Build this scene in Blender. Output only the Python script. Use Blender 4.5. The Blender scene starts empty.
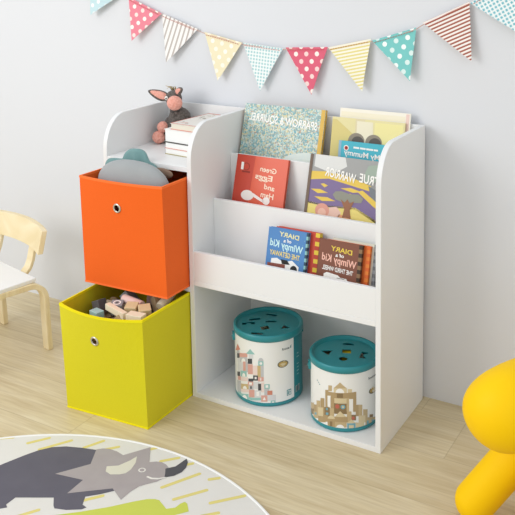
import bpy, bmesh, math, random
from mathutils import Vector, Matrix, Quaternion, Euler
PI = math.pi
random.seed(7)
SC = bpy.context.scene
COL = SC.collection

# ------------------------------------------------------------------ camera
cd = bpy.data.cameras.new('camera')
cam = bpy.data.objects.new('camera', cd)
COL.objects.link(cam)
SC.camera = cam
YAW, PITCH, ROLL = -0.5173, -0.1240, 0.0110
fw = Vector((math.sin(YAW)*math.cos(PITCH), math.cos(YAW)*math.cos(PITCH), math.sin(PITCH)))
rt = Vector((math.cos(YAW), -math.sin(YAW), 0.0))
dn = fw.cross(rt)
cr, sr = math.cos(ROLL), math.sin(ROLL)
rx = cr*rt + sr*dn
dy = -sr*rt + cr*dn
cam.matrix_world = Matrix(((rx.x, -dy.x, -fw.x, 0.8064), (rx.y, -dy.y, -fw.y, -1.8650),
                           (rx.z, -dy.z, -fw.z, 1.2932), (0, 0, 0, 1)))
cd.sensor_fit = 'HORIZONTAL'
cd.sensor_width = 36.0
cd.lens = 833.61/515*36.0
cd.shift_x = (257.5-290.85)/515
cd.shift_y = (57.13-257.5)/515
cd.clip_start = 0.05

# ------------------------------------------------------------------ light
w = bpy.data.worlds.new('room_light')
SC.world = w
w.use_nodes = True
w.node_tree.nodes['Background'].inputs[0].default_value = (0.925, 0.96, 1.0, 1)
w.node_tree.nodes['Background'].inputs[1].default_value = 0.97

def area(name, loc, target, size, power, color=(1, 1, 1)):
    l = bpy.data.lights.new(name, 'AREA')
    l.shape = 'SQUARE'
    l.size = size
    l.energy = power
    l.color = color
    o = bpy.data.objects.new(name, l)
    COL.objects.link(o)
    o.location = loc
    o.rotation_euler = (Vector(target)-Vector(loc)).to_track_quat('-Z', 'Y').to_euler()
    return o
area('key_softbox', (-1.95, -2.55, 2.0), (-0.5, 0.1, 0.5), 1.6, 42, (1.0, 0.985, 0.965))

SC.view_settings.view_transform = 'Standard'
SC.view_settings.look = 'None'
SC.view_settings.exposure = 0.0
SC.view_settings.gamma = 1.0
SC.view_settings.use_curve_mapping = False

# ------------------------------------------------------------------ materials
def lin(h):
    out = []
    for i in (0, 2, 4):
        c = int(h[i:i+2], 16)/255
        out.append(c/12.92 if c <= 0.04045 else ((c+0.055)/1.055)**2.4)
    return (out[0], out[1], out[2], 1)
MATS = {}
def mat(name, hexc, rough=0.5, metal=0.0, spec=0.4, bump=None, vary=None, sheen=0.0):
    """principled material; bump=(scale, strength); vary=(scale, hex2, amount)"""
    if name in MATS:
        return MATS[name]
    m = bpy.data.materials.new(name)
    m.use_nodes = True
    nt = m.node_tree
    b = nt.nodes['Principled BSDF']
    b.inputs['Base Color'].default_value = lin(hexc)
    b.inputs['Roughness'].default_value = rough
    b.inputs['Metallic'].default_value = metal
    b.inputs['Specular IOR Level'].default_value = spec
    if sheen:
        b.inputs['Sheen Weight'].default_value = sheen
    tc = nt.nodes.new('ShaderNodeTexCoord')
    if vary:
        n = nt.nodes.new('ShaderNodeTexNoise')
        n.inputs['Scale'].default_value = vary[0]
        n.inputs['Detail'].default_value = 5
        nt.links.new(tc.outputs['Object'], n.inputs['Vector'])
        r = nt.nodes.new('ShaderNodeValToRGB')
        r.color_ramp.elements[0].position = 0.5-vary[2]
        r.color_ramp.elements[1].position = 0.5+vary[2]
        r.color_ramp.elements[0].color = lin(hexc)
        r.color_ramp.elements[1].color = lin(vary[1])
        nt.links.new(n.outputs['Fac'], r.inputs['Fac'])
        nt.links.new(r.outputs['Color'], b.inputs['Base Color'])
    if bump:
        n2 = nt.nodes.new('ShaderNodeTexNoise')
        n2.inputs['Scale'].default_value = bump[0]
        n2.inputs['Detail'].default_value = 4
        nt.links.new(tc.outputs['Object'], n2.inputs['Vector'])
        bp = nt.nodes.new('ShaderNodeBump')
        bp.inputs['Strength'].default_value = bump[1]
        bp.inputs['Distance'].default_value = 0.002
        nt.links.new(n2.outputs['Fac'], bp.inputs['Height'])
        nt.links.new(bp.outputs['Normal'], b.inputs['Normal'])
    MATS[name] = m
    return m

class NT:
    """small helper for maths in a node tree"""
    def __init__(s, m):
        s.m = m
        s.t = m.node_tree
    def n(s, typ, **k):
        o = s.t.nodes.new(typ)
        for a, v in k.items():
            setattr(o, a, v)
        return o
    def put(s, inp, v):
        if hasattr(v, 'node'):
            s.t.links.new(v, inp)
        else:
            inp.default_value = v
    def math(s, op, a, b=0.0, c=None):
        o = s.n('ShaderNodeMath', operation=op)
        s.put(o.inputs[0], a)
        s.put(o.inputs[1], b)
        if c is not None:
            s.put(o.inputs[2], c)
        return o.outputs[0]
    def mix(s, f, a, b, blend='MIX'):
        o = s.n('ShaderNodeMix', data_type='RGBA', blend_type=blend)
        s.put(o.inputs[0], f)
        s.put(o.inputs[6], a)
        s.put(o.inputs[7], b)
        return o.outputs[2]

def floor_material():
    m = mat('oak_laminate', 'c9b48c', 0.42, spec=0.35)
    q = NT(m)
    b = m.node_tree.nodes['Principled BSDF']
    tc = q.n('ShaderNodeTexCoord')
    sp = q.n('ShaderNodeSeparateXYZ')
    q.t.links.new(tc.outputs['Object'], sp.inputs[0])
    X, Y = sp.outputs[0], sp.outputs[1]
    PW, PL = 0.19, 1.2
    ry = q.math('DIVIDE', q.math('SUBTRACT', Y, 0.06), PW)
    row = q.math('FLOOR', ry)
    fy = q.math('FRACT', ry)
    cx = q.math('DIVIDE', q.math('SUBTRACT', q.math('SUBTRACT', X, 0.150), q.math('MULTIPLY', row, 1.0675)), PL)
    colm = q.math('FLOOR', cx)
    fx = q.math('FRACT', cx)
    cb = q.n('ShaderNodeCombineXYZ')
    q.put(cb.inputs[0], row)
    q.put(cb.inputs[1], colm)
    wn = q.n('ShaderNodeTexWhiteNoise', noise_dimensions='2D')
    q.t.links.new(cb.outputs[0], wn.inputs['Vector'])
    rnd = wn.outputs['Value']
    # grain: noise stretched along the plank
    g = q.n('ShaderNodeCombineXYZ')
    q.put(g.inputs[0], q.math('ADD', q.math('MULTIPLY', X, 1.6), q.math('MULTIPLY', rnd, 37.0)))
    q.put(g.inputs[1], q.math('MULTIPLY', Y, 26.0))
    q.put(g.inputs[2], q.math('MULTIPLY', rnd, 11.0))
    n1 = q.n('ShaderNodeTexNoise')
    n1.inputs['Scale'].default_value = 1.0
    n1.inputs['Detail'].default_value = 6
    n1.inputs['Roughness'].default_value = 0.62
    n1.inputs['Distortion'].default_value = 0.6
    q.t.links.new(g.outputs[0], n1.inputs['Vector'])
    g2 = q.n('ShaderNodeCombineXYZ')
    q.put(g2.inputs[0], q.math('ADD', q.math('MULTIPLY', X, 9.0), q.math('MULTIPLY', rnd, 53.0)))
    q.put(g2.inputs[1], q.math('MULTIPLY', Y, 130.0))
    n2 = q.n('ShaderNodeTexNoise')
    n2.inputs['Scale'].default_value = 1.0
    n2.inputs['Detail'].default_value = 3
    q.t.links.new(g2.outputs[0], n2.inputs['Vector'])
    r = q.n('ShaderNodeValToRGB')
    r.color_ramp.elements[0].position = 0.28
    r.color_ramp.elements[0].color = lin('c2ae8a')
    r.color_ramp.elements[1].position = 0.66
    r.color_ramp.elements[1].color = lin('e0d3b4')
    e = r.color_ramp.elements.new(0.45)
    e.color = lin('d5c5a0')
    q.t.links.new(n1.outputs['Fac'], r.inputs['Fac'])
    c = q.mix(q.math('MULTIPLY', q.math('SUBTRACT', n2.outputs['Fac'], 0.38), 1.6), r.outputs['Color'], lin('bba883'))
    c = q.mix(q.math('MULTIPLY', rnd, 0.22), c, lin('c4b08a'))
    ey = q.math('MINIMUM', fy, q.math('SUBTRACT', 1.0, fy))
    ex = q.math('MINIMUM', fx, q.math('SUBTRACT', 1.0, fx))
    s1 = q.math('LESS_THAN', ey, 0.007)
    s2 = q.math('LESS_THAN', ex, 0.0011)
    seam = q.math('MULTIPLY', q.math('MAXIMUM', s1, s2), 0.27)
    c = q.mix(seam, c, lin('8a7250'))
    q.t.links.new(c, b.inputs['Base Color'])
    return m

def uv_pattern(name, kind, base, ink, ink2=None, rough=0.85):
    """cotton print on a pennant, drawn from the UV map (metres)"""
    m = mat(name, base, rough, spec=0.1)
    q = NT(m)
    b = m.node_tree.nodes['Principled BSDF']
    uv = q.n('ShaderNodeUVMap')
    sp = q.n('ShaderNodeSeparateXYZ')
    q.t.links.new(uv.outputs[0], sp.inputs[0])
    U, V = sp.outputs[0], sp.outputs[1]
    if kind == 'dots':
        P = 0.036
        u = q.math('DIVIDE', U, P)
        v = q.math('DIVIDE', V, P*0.62)
        row = q.math('FLOOR', v)
        u2 = q.math('ADD', u, q.math('MULTIPLY', row, 0.5))
        fu = q.math('SUBTRACT', q.math('FRACT', u2), 0.5)
        fv = q.math('MULTIPLY', q.math('SUBTRACT', q.math('FRACT', v), 0.5), 0.62)
        d = q.math('SQRT', q.math('ADD', q.math('MULTIPLY', fu, fu), q.math('MULTIPLY', fv, fv)))
        f = q.math('LESS_THAN', d, 0.20)
        cell = q.math('FRACT', q.math('MULTIPLY', q.math('ADD', q.math('FLOOR', u2), row), 0.5))
        ic = q.mix(q.math('MULTIPLY', q.math('GREATER_THAN', cell, 0.25), 0.45), lin(ink), lin(ink2 or base))
        c = q.mix(f, lin(base), ic)
    elif kind == 'hstripe':
        f = q.math('LESS_THAN', q.math('FRACT', q.math('DIVIDE', V, 0.0098)), 0.45)
        c = q.mix(f, lin(base), lin(ink))
    elif kind == 'vstripe':
        f = q.math('LESS_THAN', q.math('FRACT', q.math('DIVIDE', U, 0.0165)), 0.36)
        c = q.mix(f, lin(base), lin(ink))
    else:
        P = 0.0105
        a = q.math('LESS_THAN', q.math('FRACT', q.math('DIVIDE', U, P)), 0.55)
        d = q.math('LESS_THAN', q.math('FRACT', q.math('DIVIDE', V, P)), 0.55)
        c = q.mix(q.math('MULTIPLY', q.math('ADD', a, d), 0.16), lin(base), lin(ink))
        c = q.mix(q.math('MULTIPLY', a, d), c, lin(ink))
    q.t.links.new(c, b.inputs['Base Color'])
    return m

def speckle_material():
    m = mat('speckled_print', '9fc4c4', 0.4, spec=0.4)
    q = NT(m)
    b = m.node_tree.nodes['Principled BSDF']
    tc = q.n('ShaderNodeTexCoord')
    v = q.n('ShaderNodeTexVoronoi')
    v.inputs['Scale'].default_value = 250
    q.t.links.new(tc.outputs['Object'], v.inputs['Vector'])
    sp = q.n('ShaderNodeSeparateColor')
    q.t.links.new(v.outputs['Color'], sp.inputs[0])
    r = q.n('ShaderNodeValToRGB')
    r.color_ramp.interpolation = 'CONSTANT'
    els = [(0.0, '58a4b2'), (0.14, 'a3c6c4'), (0.34, '9aa8a2'), (0.48, 'd6c892'), (0.62, 'd3dcd4'), (0.82, '7d9ca0'), (0.9, 'e3dcc0'), (0.965, 'b98a72')]
    r.color_ramp.elements[0].color = lin(els[0][1])
    r.color_ramp.elements[1].position = els[1][0]
    r.color_ramp.elements[1].color = lin(els[1][1])
    for p, h in els[2:]:
        e = r.color_ramp.elements.new(p)
        e.color = lin(h)
    q.t.links.new(sp.outputs[0], r.inputs['Fac'])
    n = q.n('ShaderNodeTexNoise')
    n.inputs['Scale'].default_value = 9
    q.t.links.new(tc.outputs['Object'], n.inputs['Vector'])
    c = q.mix(q.math('MULTIPLY', n.outputs['Fac'], 0.35), r.outputs['Color'], lin('a9bdb6'))
    q.t.links.new(c, b.inputs['Base Color'])
    return m

def pages_material():
    m = mat('paper_pages', 'ece5d2', 0.8, spec=0.15)
    q = NT(m)
    b = m.node_tree.nodes['Principled BSDF']
    tc = q.n('ShaderNodeTexCoord')
    mp = q.n('ShaderNodeMapping')
    mp.inputs['Scale'].default_value = (2, 900, 2)
    q.t.links.new(tc.outputs['Object'], mp.inputs[0])
    n = q.n('ShaderNodeTexNoise')
    n.inputs['Scale'].default_value = 1.0
    q.t.links.new(mp.outputs[0], n.inputs['Vector'])
    c = q.mix(n.outputs['Fac'], lin('f4f0e4'), lin('d9d0bb'))
    q.t.links.new(c, b.inputs['Base Color'])
    return m

def wood_material(name, a, bcol, sc=(6, 60, 6)):
    m = mat(name, a, 0.5, spec=0.3)
    q = NT(m)
    b = m.node_tree.nodes['Principled BSDF']
    tc = q.n('ShaderNodeTexCoord')
    mp = q.n('ShaderNodeMapping')
    mp.inputs['Scale'].default_value = sc
    q.t.links.new(tc.outputs['Object'], mp.inputs[0])
    n = q.n('ShaderNodeTexNoise')
    n.inputs['Scale'].default_value = 1.0
    n.inputs['Detail'].default_value = 5
    n.inputs['Distortion'].default_value = 0.5
    q.t.links.new(mp.outputs[0], n.inputs['Vector'])
    r = q.n('ShaderNodeValToRGB')
    r.color_ramp.elements[0].position = 0.32
    r.color_ramp.elements[0].color = lin(a)
    r.color_ramp.elements[1].position = 0.68
    r.color_ramp.elements[1].color = lin(bcol)
    q.t.links.new(n.outputs['Fac'], r.inputs['Fac'])
    q.t.links.new(r.outputs['Color'], b.inputs['Base Color'])
    return m

def fabric_material(name, a, bcol):
    m = mat(name, a, 0.85, spec=0.12, sheen=0.15)
    q = NT(m)
    b = m.node_tree.nodes['Principled BSDF']
    tc = q.n('ShaderNodeTexCoord')
    n = q.n('ShaderNodeTexNoise')
    n.inputs['Scale'].default_value = 420
    n.inputs['Detail'].default_value = 2
    q.t.links.new(tc.outputs['Object'], n.inputs['Vector'])
    n2 = q.n('ShaderNodeTexNoise')
    n2.inputs['Scale'].default_value = 9
    q.t.links.new(tc.outputs['Object'], n2.inputs['Vector'])
    c = q.mix(q.math('MULTIPLY', n.outputs['Fac'], 0.5), lin(a), lin(bcol))
    q.t.links.new(c, b.inputs['Base Color'])
    bp = q.n('ShaderNodeBump')
    bp.inputs['Strength'].default_value = 0.25
    bp.inputs['Distance'].default_value = 0.004
    q.t.links.new(q.math('ADD', q.math('MULTIPLY', n.outputs['Fac'], 0.12), n2.outputs['Fac']), bp.inputs['Height'])
    q.t.links.new(bp.outputs['Normal'], b.inputs['Normal'])
    return m

def yarn_material(name, a, bcol):
    m = mat(name, a, 0.95, spec=0.05, sheen=0.2)
    q = NT(m)
    b = m.node_tree.nodes['Principled BSDF']
    tc = q.n('ShaderNodeTexCoord')
    v = q.n('ShaderNodeTexVoronoi')
    v.inputs['Scale'].default_value = 150
    q.t.links.new(tc.outputs['Object'], v.inputs['Vector'])
    c = q.mix(q.math('MULTIPLY', v.outputs['Distance'], 1.1), lin(a), lin(bcol))
    q.t.links.new(c, b.inputs['Base Color'])
    bp = q.n('ShaderNodeBump')
    bp.invert = True
    bp.inputs['Strength'].default_value = 0.9
    bp.inputs['Distance'].default_value = 0.003
    q.t.links.new(v.outputs['Distance'], bp.inputs['Height'])
    q.t.links.new(bp.outputs['Normal'], b.inputs['Normal'])
    return m

# ------------------------------------------------------------------ mesh helpers
class MB:
    """collects faces with materials and links them as ONE mesh object"""
    def __init__(s):
        s.v = []
        s.f = []
        s.mi = []
        s.sm = []
        s.mats = []
        s.uv = None
    def m(s, mt):
        if mt not in s.mats:
            s.mats.append(mt)
        return s.mats.index(mt)
    def add(s, vs, fs, mt, smooth=False, tf=None):
        o = len(s.v)
        k = s.m(mt)
        for p in vs:
            p = Vector(p)
            if tf is not None:
                p = tf @ p
            s.v.append(tuple(p))
        for f in fs:
            s.f.append([i+o for i in f])
            s.mi.append(k)
            s.sm.append(smooth)
        return s
    def box(s, a, b, mt, tf=None):
        x0, y0, z0 = a
        x1, y1, z1 = b
        vs = [(x0, y0, z0), (x1, y0, z0), (x1, y1, z0), (x0, y1, z0), (x0, y0, z1), (x1, y0, z1), (x1, y1, z1), (x0, y1, z1)]
        return s.add(vs, [(0, 3, 2, 1), (4, 5, 6, 7), (0, 1, 5, 4), (1, 2, 6, 5), (2, 3, 7, 6), (3, 0, 4, 7)], mt, False, tf)
    def poly(s, pts, mt, tf=None):
        return s.add(pts, [tuple(range(len(pts)))], mt, False, tf)
    def prism(s, prof, fn, t0, t1, mt, tf=None):
        """prof: 2-D outline, fn(a, b, t) -> point; extruded t0..t1"""
        n = len(prof)
        vs = [fn(a, b, t0) for a, b in prof] + [fn(a, b, t1) for a, b in prof]
        fs = [tuple(range(n-1, -1, -1)), tuple(range(n, 2*n))]
        fs += [(i, (i+1) % n, n+(i+1) % n, n+i) for i in range(n)]
        return s.add(vs, fs, mt, False, tf)
    def lathe(s, prof, mt, seg=48, tf=None, smooth=True):
        n = len(prof)
        vs = []
        for k in range(seg):
            a = 2*PI*k/seg
            vs += [(r*math.cos(a), r*math.sin(a), z) for r, z in prof]
        fs = []
        for k in range(seg):
            k2 = (k+1) % seg
            for i in range(n-1):
                fs.append((k*n+i, k2*n+i, k2*n+i+1, k*n+i+1))
        return s.add(vs, fs, mt, smooth, tf)
    def tube(s, pts, rad, mt, seg=10, tf=None, closed=False):
        pts = [Vector(p) for p in pts]
        n = len(pts)
        rs = rad if isinstance(rad, (list, tuple)) else [rad]*n
        vs = []
        ref = None
        for i, p in enumerate(pts):
            a = pts[(i-1) % n] if (i > 0 or closed) else p
            b = pts[(i+1) % n] if (i < n-1 or closed) else p
            d = (b-a).normalized()
            if ref is None:
                ref = Vector((0, 0, 1)) if abs(d.z) < 0.9 else Vector((1, 0, 0))
            u = d.cross(ref).normalized()
            ref = u.cross(d).normalized()
            for k in range(seg):
                t = 2*PI*k/seg
                vs.append(p + (u*math.cos(t) + ref*math.sin(t))*rs[i])
        fs = []
        for i in range(n if closed else n-1):
            j = (i+1) % n
            for k in range(seg):
                k2 = (k+1) % seg
                fs.append((i*seg+k, i*seg+k2, j*seg+k2, j*seg+k))
        if not closed:
            fs.append(tuple(range(seg-1, -1, -1)))
            fs.append(tuple((n-1)*seg+k for k in range(seg)))
        return s.add(vs, fs, mt, True, tf)
    def strip(s, path, wdir, wid, thick, mt, tf=None):
        """bent laminated strip: path of points, wdir across, thickness normal to both"""
        path = [Vector(p) for p in path]
        wv = Vector(wdir).normalized()
        n = len(path)
        vs = []
        for i, p in enumerate(path):
            d = (path[min(i+1, n-1)]-path[max(i-1, 0)]).normalized()
            nn = d.cross(wv).normalized()
            for a, b in ((-1, -1), (1, -1), (1, 1), (-1, 1)):
                vs.append(p + wv*(a*wid/2) + nn*(b*thick/2))
        fs = [(3, 2, 1, 0), tuple((n-1)*4+k for k in range(4))]
        for i in range(n-1):
            for k in range(4):
                k2 = (k+1) % 4
                fs.append((i*4+k, i*4+k2, (i+1)*4+k2, (i+1)*4+k))
        return s.add(vs, fs, mt, False, tf)
    def ball(s, c, r, mt, seg=24, rings=14, tf=None, fn=None):
        if not isinstance(r, (tuple, list)):
            r = (r, r, r)
        vs = []
        for i in range(rings+1):
            ph = PI*i/rings
            for k in range(seg):
                t = 2*PI*k/seg
                d = Vector((math.sin(ph)*math.cos(t), math.sin(ph)*math.sin(t), math.cos(ph)))
                if fn:
                    d = fn(d)
                vs.append((c[0]+d.x*r[0], c[1]+d.y*r[1], c[2]+d.z*r[2]))
        fs = []
        for i in range(rings):
            for k in range(seg):
                k2 = (k+1) % seg
                fs.append((i*seg+k, (i+1)*seg+k, (i+1)*seg+k2, i*seg+k2))
        return s.add(vs, fs, mt, True, tf)
    def build(s, name, parent=None, loc=None, bevel=None, subsurf=0, clean=True, auto=None):
        me = bpy.data.meshes.new(name)
        me.from_pydata(s.v, [], s.f)
        for mt in s.mats:
            me.materials.append(mt)
        me.polygons.foreach_set('material_index', s.mi)
        me.polygons.foreach_set('use_smooth', s.sm)
        if s.uv:
            l = me.uv_layers.new(name='UVMap')
            for lp in me.loops:
                l.data[lp.index].uv = s.uv[lp.vertex_index]
        if clean:
            bm = bmesh.new()
            bm.from_mesh(me)
            bmesh.ops.remove_doubles(bm, verts=bm.verts, dist=1e-6)
            bm.to_mesh(me)
            bm.free()
        me.update()
        o = bpy.data.objects.new(name, me)
        COL.objects.link(o)
        if parent is not None:
            o.parent = parent
        if loc is not None:
            o.location = loc
        if bevel:
            md = o.modifiers.new('bevel', 'BEVEL')
            md.width = bevel
            md.segments = 3
            md.limit_method = 'ANGLE'
            md.angle_limit = math.radians(50)
        if subsurf:
            md = o.modifiers.new('subsurf', 'SUBSURF')
            md.levels = subsurf
            md.render_levels = subsurf
        return o

def tag(o, label=None, cat=None, group=None, kind=None):
    if label:
        o['label'] = label
    if cat:
        o['category'] = cat
    if group:
        o['group'] = group
    if kind:
        o['kind'] = kind
    return o
def thing(name, label, cat, loc=(0, 0, 0), rot=(0, 0, 0), group=None):
    o = bpy.data.objects.new(name, None)
    o.empty_display_size = 0.05
    COL.objects.link(o)
    o.location = loc
    o.rotation_euler = rot
    return tag(o, label, cat, group)
def bake(o):
    """apply modifiers to the mesh"""
    dg = bpy.context.evaluated_depsgraph_get()
    me = bpy.data.meshes.new_from_object(o.evaluated_get(dg))
    old = o.data
    o.modifiers.clear()
    o.data = me
    me.name = old.name
    return o
def cut(o, cutter):
    md = o.modifiers.new('cut', 'BOOLEAN')
    md.operation = 'DIFFERENCE'
    md.object = cutter
    md.solver = 'EXACT'
    bake(o)
    bpy.data.objects.remove(cutter)
_txt = {}
def glyphs(text):
    """flat outline faces of a line of lettering, (verts 2-D, faces), unit box"""
    if text in _txt:
        return _txt[text]
    cu = bpy.data.curves.new('lettering', 'FONT')
    cu.body = text
    cu.resolution_u = 3
    cu.offset = 0.022
    ob = bpy.data.objects.new('lettering', cu)
    COL.objects.link(ob)
    dg = bpy.context.evaluated_depsgraph_get()
    me = bpy.data.meshes.new_from_object(ob.evaluated_get(dg))
    vs = [(v.co.x, v.co.y) for v in me.vertices]
    fs = [tuple(p.vertices) for p in me.polygons]
    bpy.data.objects.remove(ob)
    bpy.data.curves.remove(cu)
    bpy.data.meshes.remove(me)
    x0 = min(v[0] for v in vs); x1 = max(v[0] for v in vs)
    y0 = min(v[1] for v in vs); y1 = max(v[1] for v in vs)
    vs = [((x-x0)/(x1-x0), (y-y0)/(y1-y0)) for x, y in vs]
    _txt[text] = (vs, fs)
    return _txt[text]
def write(mb, text, box, fn, mt, mirror=True, slope=0.0):
    """lettering fitted in box (u0,v0,u1,v1); fn(u,v)->point. The photograph shows it mirrored."""
    vs, fs = glyphs(text)
    u0, v0, u1, v1 = box
    P = []
    for a, b in vs:
        if mirror:
            a = 1-a
        P.append(fn(u0+(u1-u0)*a, v0+(v1-v0)*b+slope*(a-0.5)))
    if mirror:
        fs = [f[::-1] for f in fs]
    mb.add(P, fs, mt)

def strips(pts, wid):
    """slice a flat outline into vertical strips no wider than wid (so a print can follow a curve)"""
    def clip(P, x, keep_right):
        out = []
        n = len(P)
        for i in range(n):
            a, b = P[i], P[(i+1) % n]
            ia = (a[0] >= x) if keep_right else (a[0] <= x)
            ib = (b[0] >= x) if keep_right else (b[0] <= x)
            if ia: out.append(a)
            if ia != ib:
                t = (x-a[0])/(b[0]-a[0])
                out.append((x, a[1]+(b[1]-a[1])*t))
        return out
    x0 = min(p[0] for p in pts); x1 = max(p[0] for p in pts)
    n = max(1, math.ceil((x1-x0)/wid))
    res = []
    for i in range(n):
        P = clip(pts, x0+(x1-x0)*i/n, True)
        if len(P) > 2: P = clip(P, x0+(x1-x0)*(i+1)/n, False)
        if len(P) > 2: res.append(P)
    return res

# poses of the heap of blocks: kind, size, place, quaternion
BLOCKS = [
 ('half', (0.03, 0.015, 0.03), (-0.7901, -0.1875, 0.2311), (0.045, -0.06, -0.003, 0.997)),
 ('half', (0.03, 0.015, 0.03), (-0.8489, -0.1526, 0.2241), (0.728, -0.041, -0.044, 0.683)),
 ('cube', (0.03, 0.03, 0.03), (-0.7524, -0.0326, 0.2357), (0.706, 0.706, -0.042, 0.043)),
 ('brick2', (0.025, 0.025, 0.05), (-0.7963, -0.1423, 0.2279), (0.57, 0.34, -0.643, 0.383)),
 ('cube', (0.03, 0.03, 0.03), (-0.8351, -0.1241, 0.2813), (0.557, -0.078, -0.827, 0.003)),
 ('brick', (0.03, 0.03, 0.06), (-0.6432, -0.021, 0.2489), (0.748, 0.0, 0.663, -0.0)),
 ('brick', (0.03, 0.03, 0.06), (-0.7261, -0.0806, 0.2389), (0.517, -0.54, 0.459, 0.479)),
 ('cyl', (0.028, 0.028, 0.06), (-0.7539, -0.1582, 0.2345), (0.596, 0.631, 0.327, -0.375)),
 ('cube', (0.03, 0.03, 0.03), (-0.7739, -0.0627, 0.2331), (0.613, 0.254, -0.692, 0.286)),
 ('half', (0.03, 0.015, 0.03), (-0.6643, -0.172, 0.247), (0.552, 0.678, -0.085, 0.478)),
 ('brick', (0.03, 0.03, 0.06), (-0.6949, -0.1816, 0.2734), (0.662, 0.265, -0.271, -0.647)),
 ('cyl', (0.028, 0.028, 0.06), (-0.7484, -0.1651, 0.2618), (0.039, -0.046, -0.706, 0.706)),
 ('brick2', (0.025, 0.025, 0.05), (-0.7071, -0.1278, 0.2703), (0.003, -0.721, -0.086, 0.688)),
 ('half', (0.03, 0.015, 0.03), (-0.8187, -0.1327, 0.2277), (0.854, -0.031, -0.051, 0.517)),
 ('brick2', (0.025, 0.025, 0.05), (-0.7203, -0.0335, 0.2518), (0.648, 0.283, -0.283, -0.648)),
 ('half', (0.03, 0.015, 0.03), (-0.6375, -0.1647, 0.242), (0.291, -0.366, -0.644, 0.605)),
 ('brick2', (0.025, 0.025, 0.05), (-0.8615, -0.1799, 0.244), (0.0, 0.0, -0.043, -0.999)),
 ('cube', (0.03, 0.03, 0.03), (-0.8276, -0.177, 0.243), (0.659, -0.483, 0.255, 0.516)),
 ('half', (0.03, 0.015, 0.03), (-0.715, -0.0135, 0.2402), (0.0, -0.998, 0.0, -0.06)),
 ('half', (0.03, 0.015, 0.03), (-0.6277, -0.0938, 0.249), (0.198, 0.198, 0.679, -0.679)),
 ('brick2', (0.025, 0.025, 0.05), (-0.8208, -0.1425, 0.2598), (0.394, -0.195, 0.527, -0.727)),
 ('brick2', (0.025, 0.025, 0.05), (-0.8323, -0.0766, 0.2568), (0.675, 0.005, 0.736, 0.05)),
 ('brick', (0.03, 0.03, 0.06), (-0.6458, -0.0708, 0.2619), (0.427, 0.243, -0.544, 0.68)),
 ('brick2', (0.025, 0.025, 0.05), (-0.6965, -0.1503, 0.2568), (0.28, -0.696, 0.639, -0.172)),
 ('brick', (0.03, 0.03, 0.06), (-0.7536, -0.0922, 0.2768), (0.592, 0.056, 0.803, -0.032)),
 ('brick2', (0.025, 0.025, 0.05), (-0.6404, -0.1217, 0.2769), (0.498, 0.39, 0.194, 0.75)),
 ('brick2', (0.025, 0.025, 0.05), (-0.7133, -0.0291, 0.2988), (0.023, -0.089, 0.217, 0.972)),
 ('cyl', (0.028, 0.028, 0.06), (-0.7989, -0.0828, 0.2291), (0.32, 0.639, -0.222, 0.663)),
 ('cube', (0.03, 0.03, 0.03), (-0.7184, -0.1745, 0.2454), (0.123, 0.875, 0.189, -0.429)),
 ('brick', (0.03, 0.03, 0.06), (-0.6446, -0.021, 0.2789), (0.469, -0.529, -0.529, 0.469)),
 ('half', (0.03, 0.015, 0.03), (-0.6254, -0.0588, 0.2707), (0.169, -0.686, 0.671, -0.224)),
 ('brick', (0.03, 0.03, 0.06), (-0.7779, -0.0516, 0.2809), (0.696, 0.277, -0.254, -0.611)),
 ('brick2', (0.025, 0.025, 0.05), (-0.6762, -0.0542, 0.2879), (0.138, -0.513, 0.774, -0.345)),
 ('cyl', (0.028, 0.028, 0.06), (-0.6514, -0.0473, 0.3039), (0.438, 0.619, 0.539, -0.367)),
 ('cyl', (0.028, 0.028, 0.06), (-0.8527, -0.0518, 0.2398), (0.08, -0.175, 0.355, 0.915)),
 ('cube', (0.03, 0.03, 0.03), (-0.8541, -0.1062, 0.2524), (0.412, -0.345, -0.541, -0.647)),
 ('cube', (0.03, 0.03, 0.03), (-0.8291, -0.1024, 0.2264), (0.58, 0.624, -0.405, -0.333)),
 ('brick2', (0.025, 0.025, 0.05), (-0.6977, -0.1015, 0.2788), (0.215, 0.627, 0.638, 0.392)),
 ('pinkcyl', (0.026, 0.026, 0.072), (-0.72, -0.112, 0.309), (0.685, 0.029, 0.727, -0.027)),
 ('plank', (0.086, 0.016, 0.018), (-0.726, -0.175, 0.306), (0.992, 0.003, 0.025, -0.125)),
 ('ring', (0.034, 0.032, 0.032), (-0.752, -0.141, 0.297), (0.966, 0.073, 0.018, 0.247)),
 ('tan', (0.034, 0.03, 0.038), (-0.693, -0.146, 0.303), (0.977, 0.123, 0.022, 0.173)),
 ('tan2', (0.034, 0.034, 0.034), (-0.652, -0.142, 0.304), (0.916, 0.092, 0.039, 0.388)),
 ('tan3', (0.05, 0.028, 0.026), (-0.65, -0.181, 0.303), (0.998, 0.0, 0.0, 0.06)),
 ('teal', (0.034, 0.026, 0.022), (-0.785, -0.19, 0.29), (0.995, -0.0, -0.0, -0.1)),
]
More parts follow.
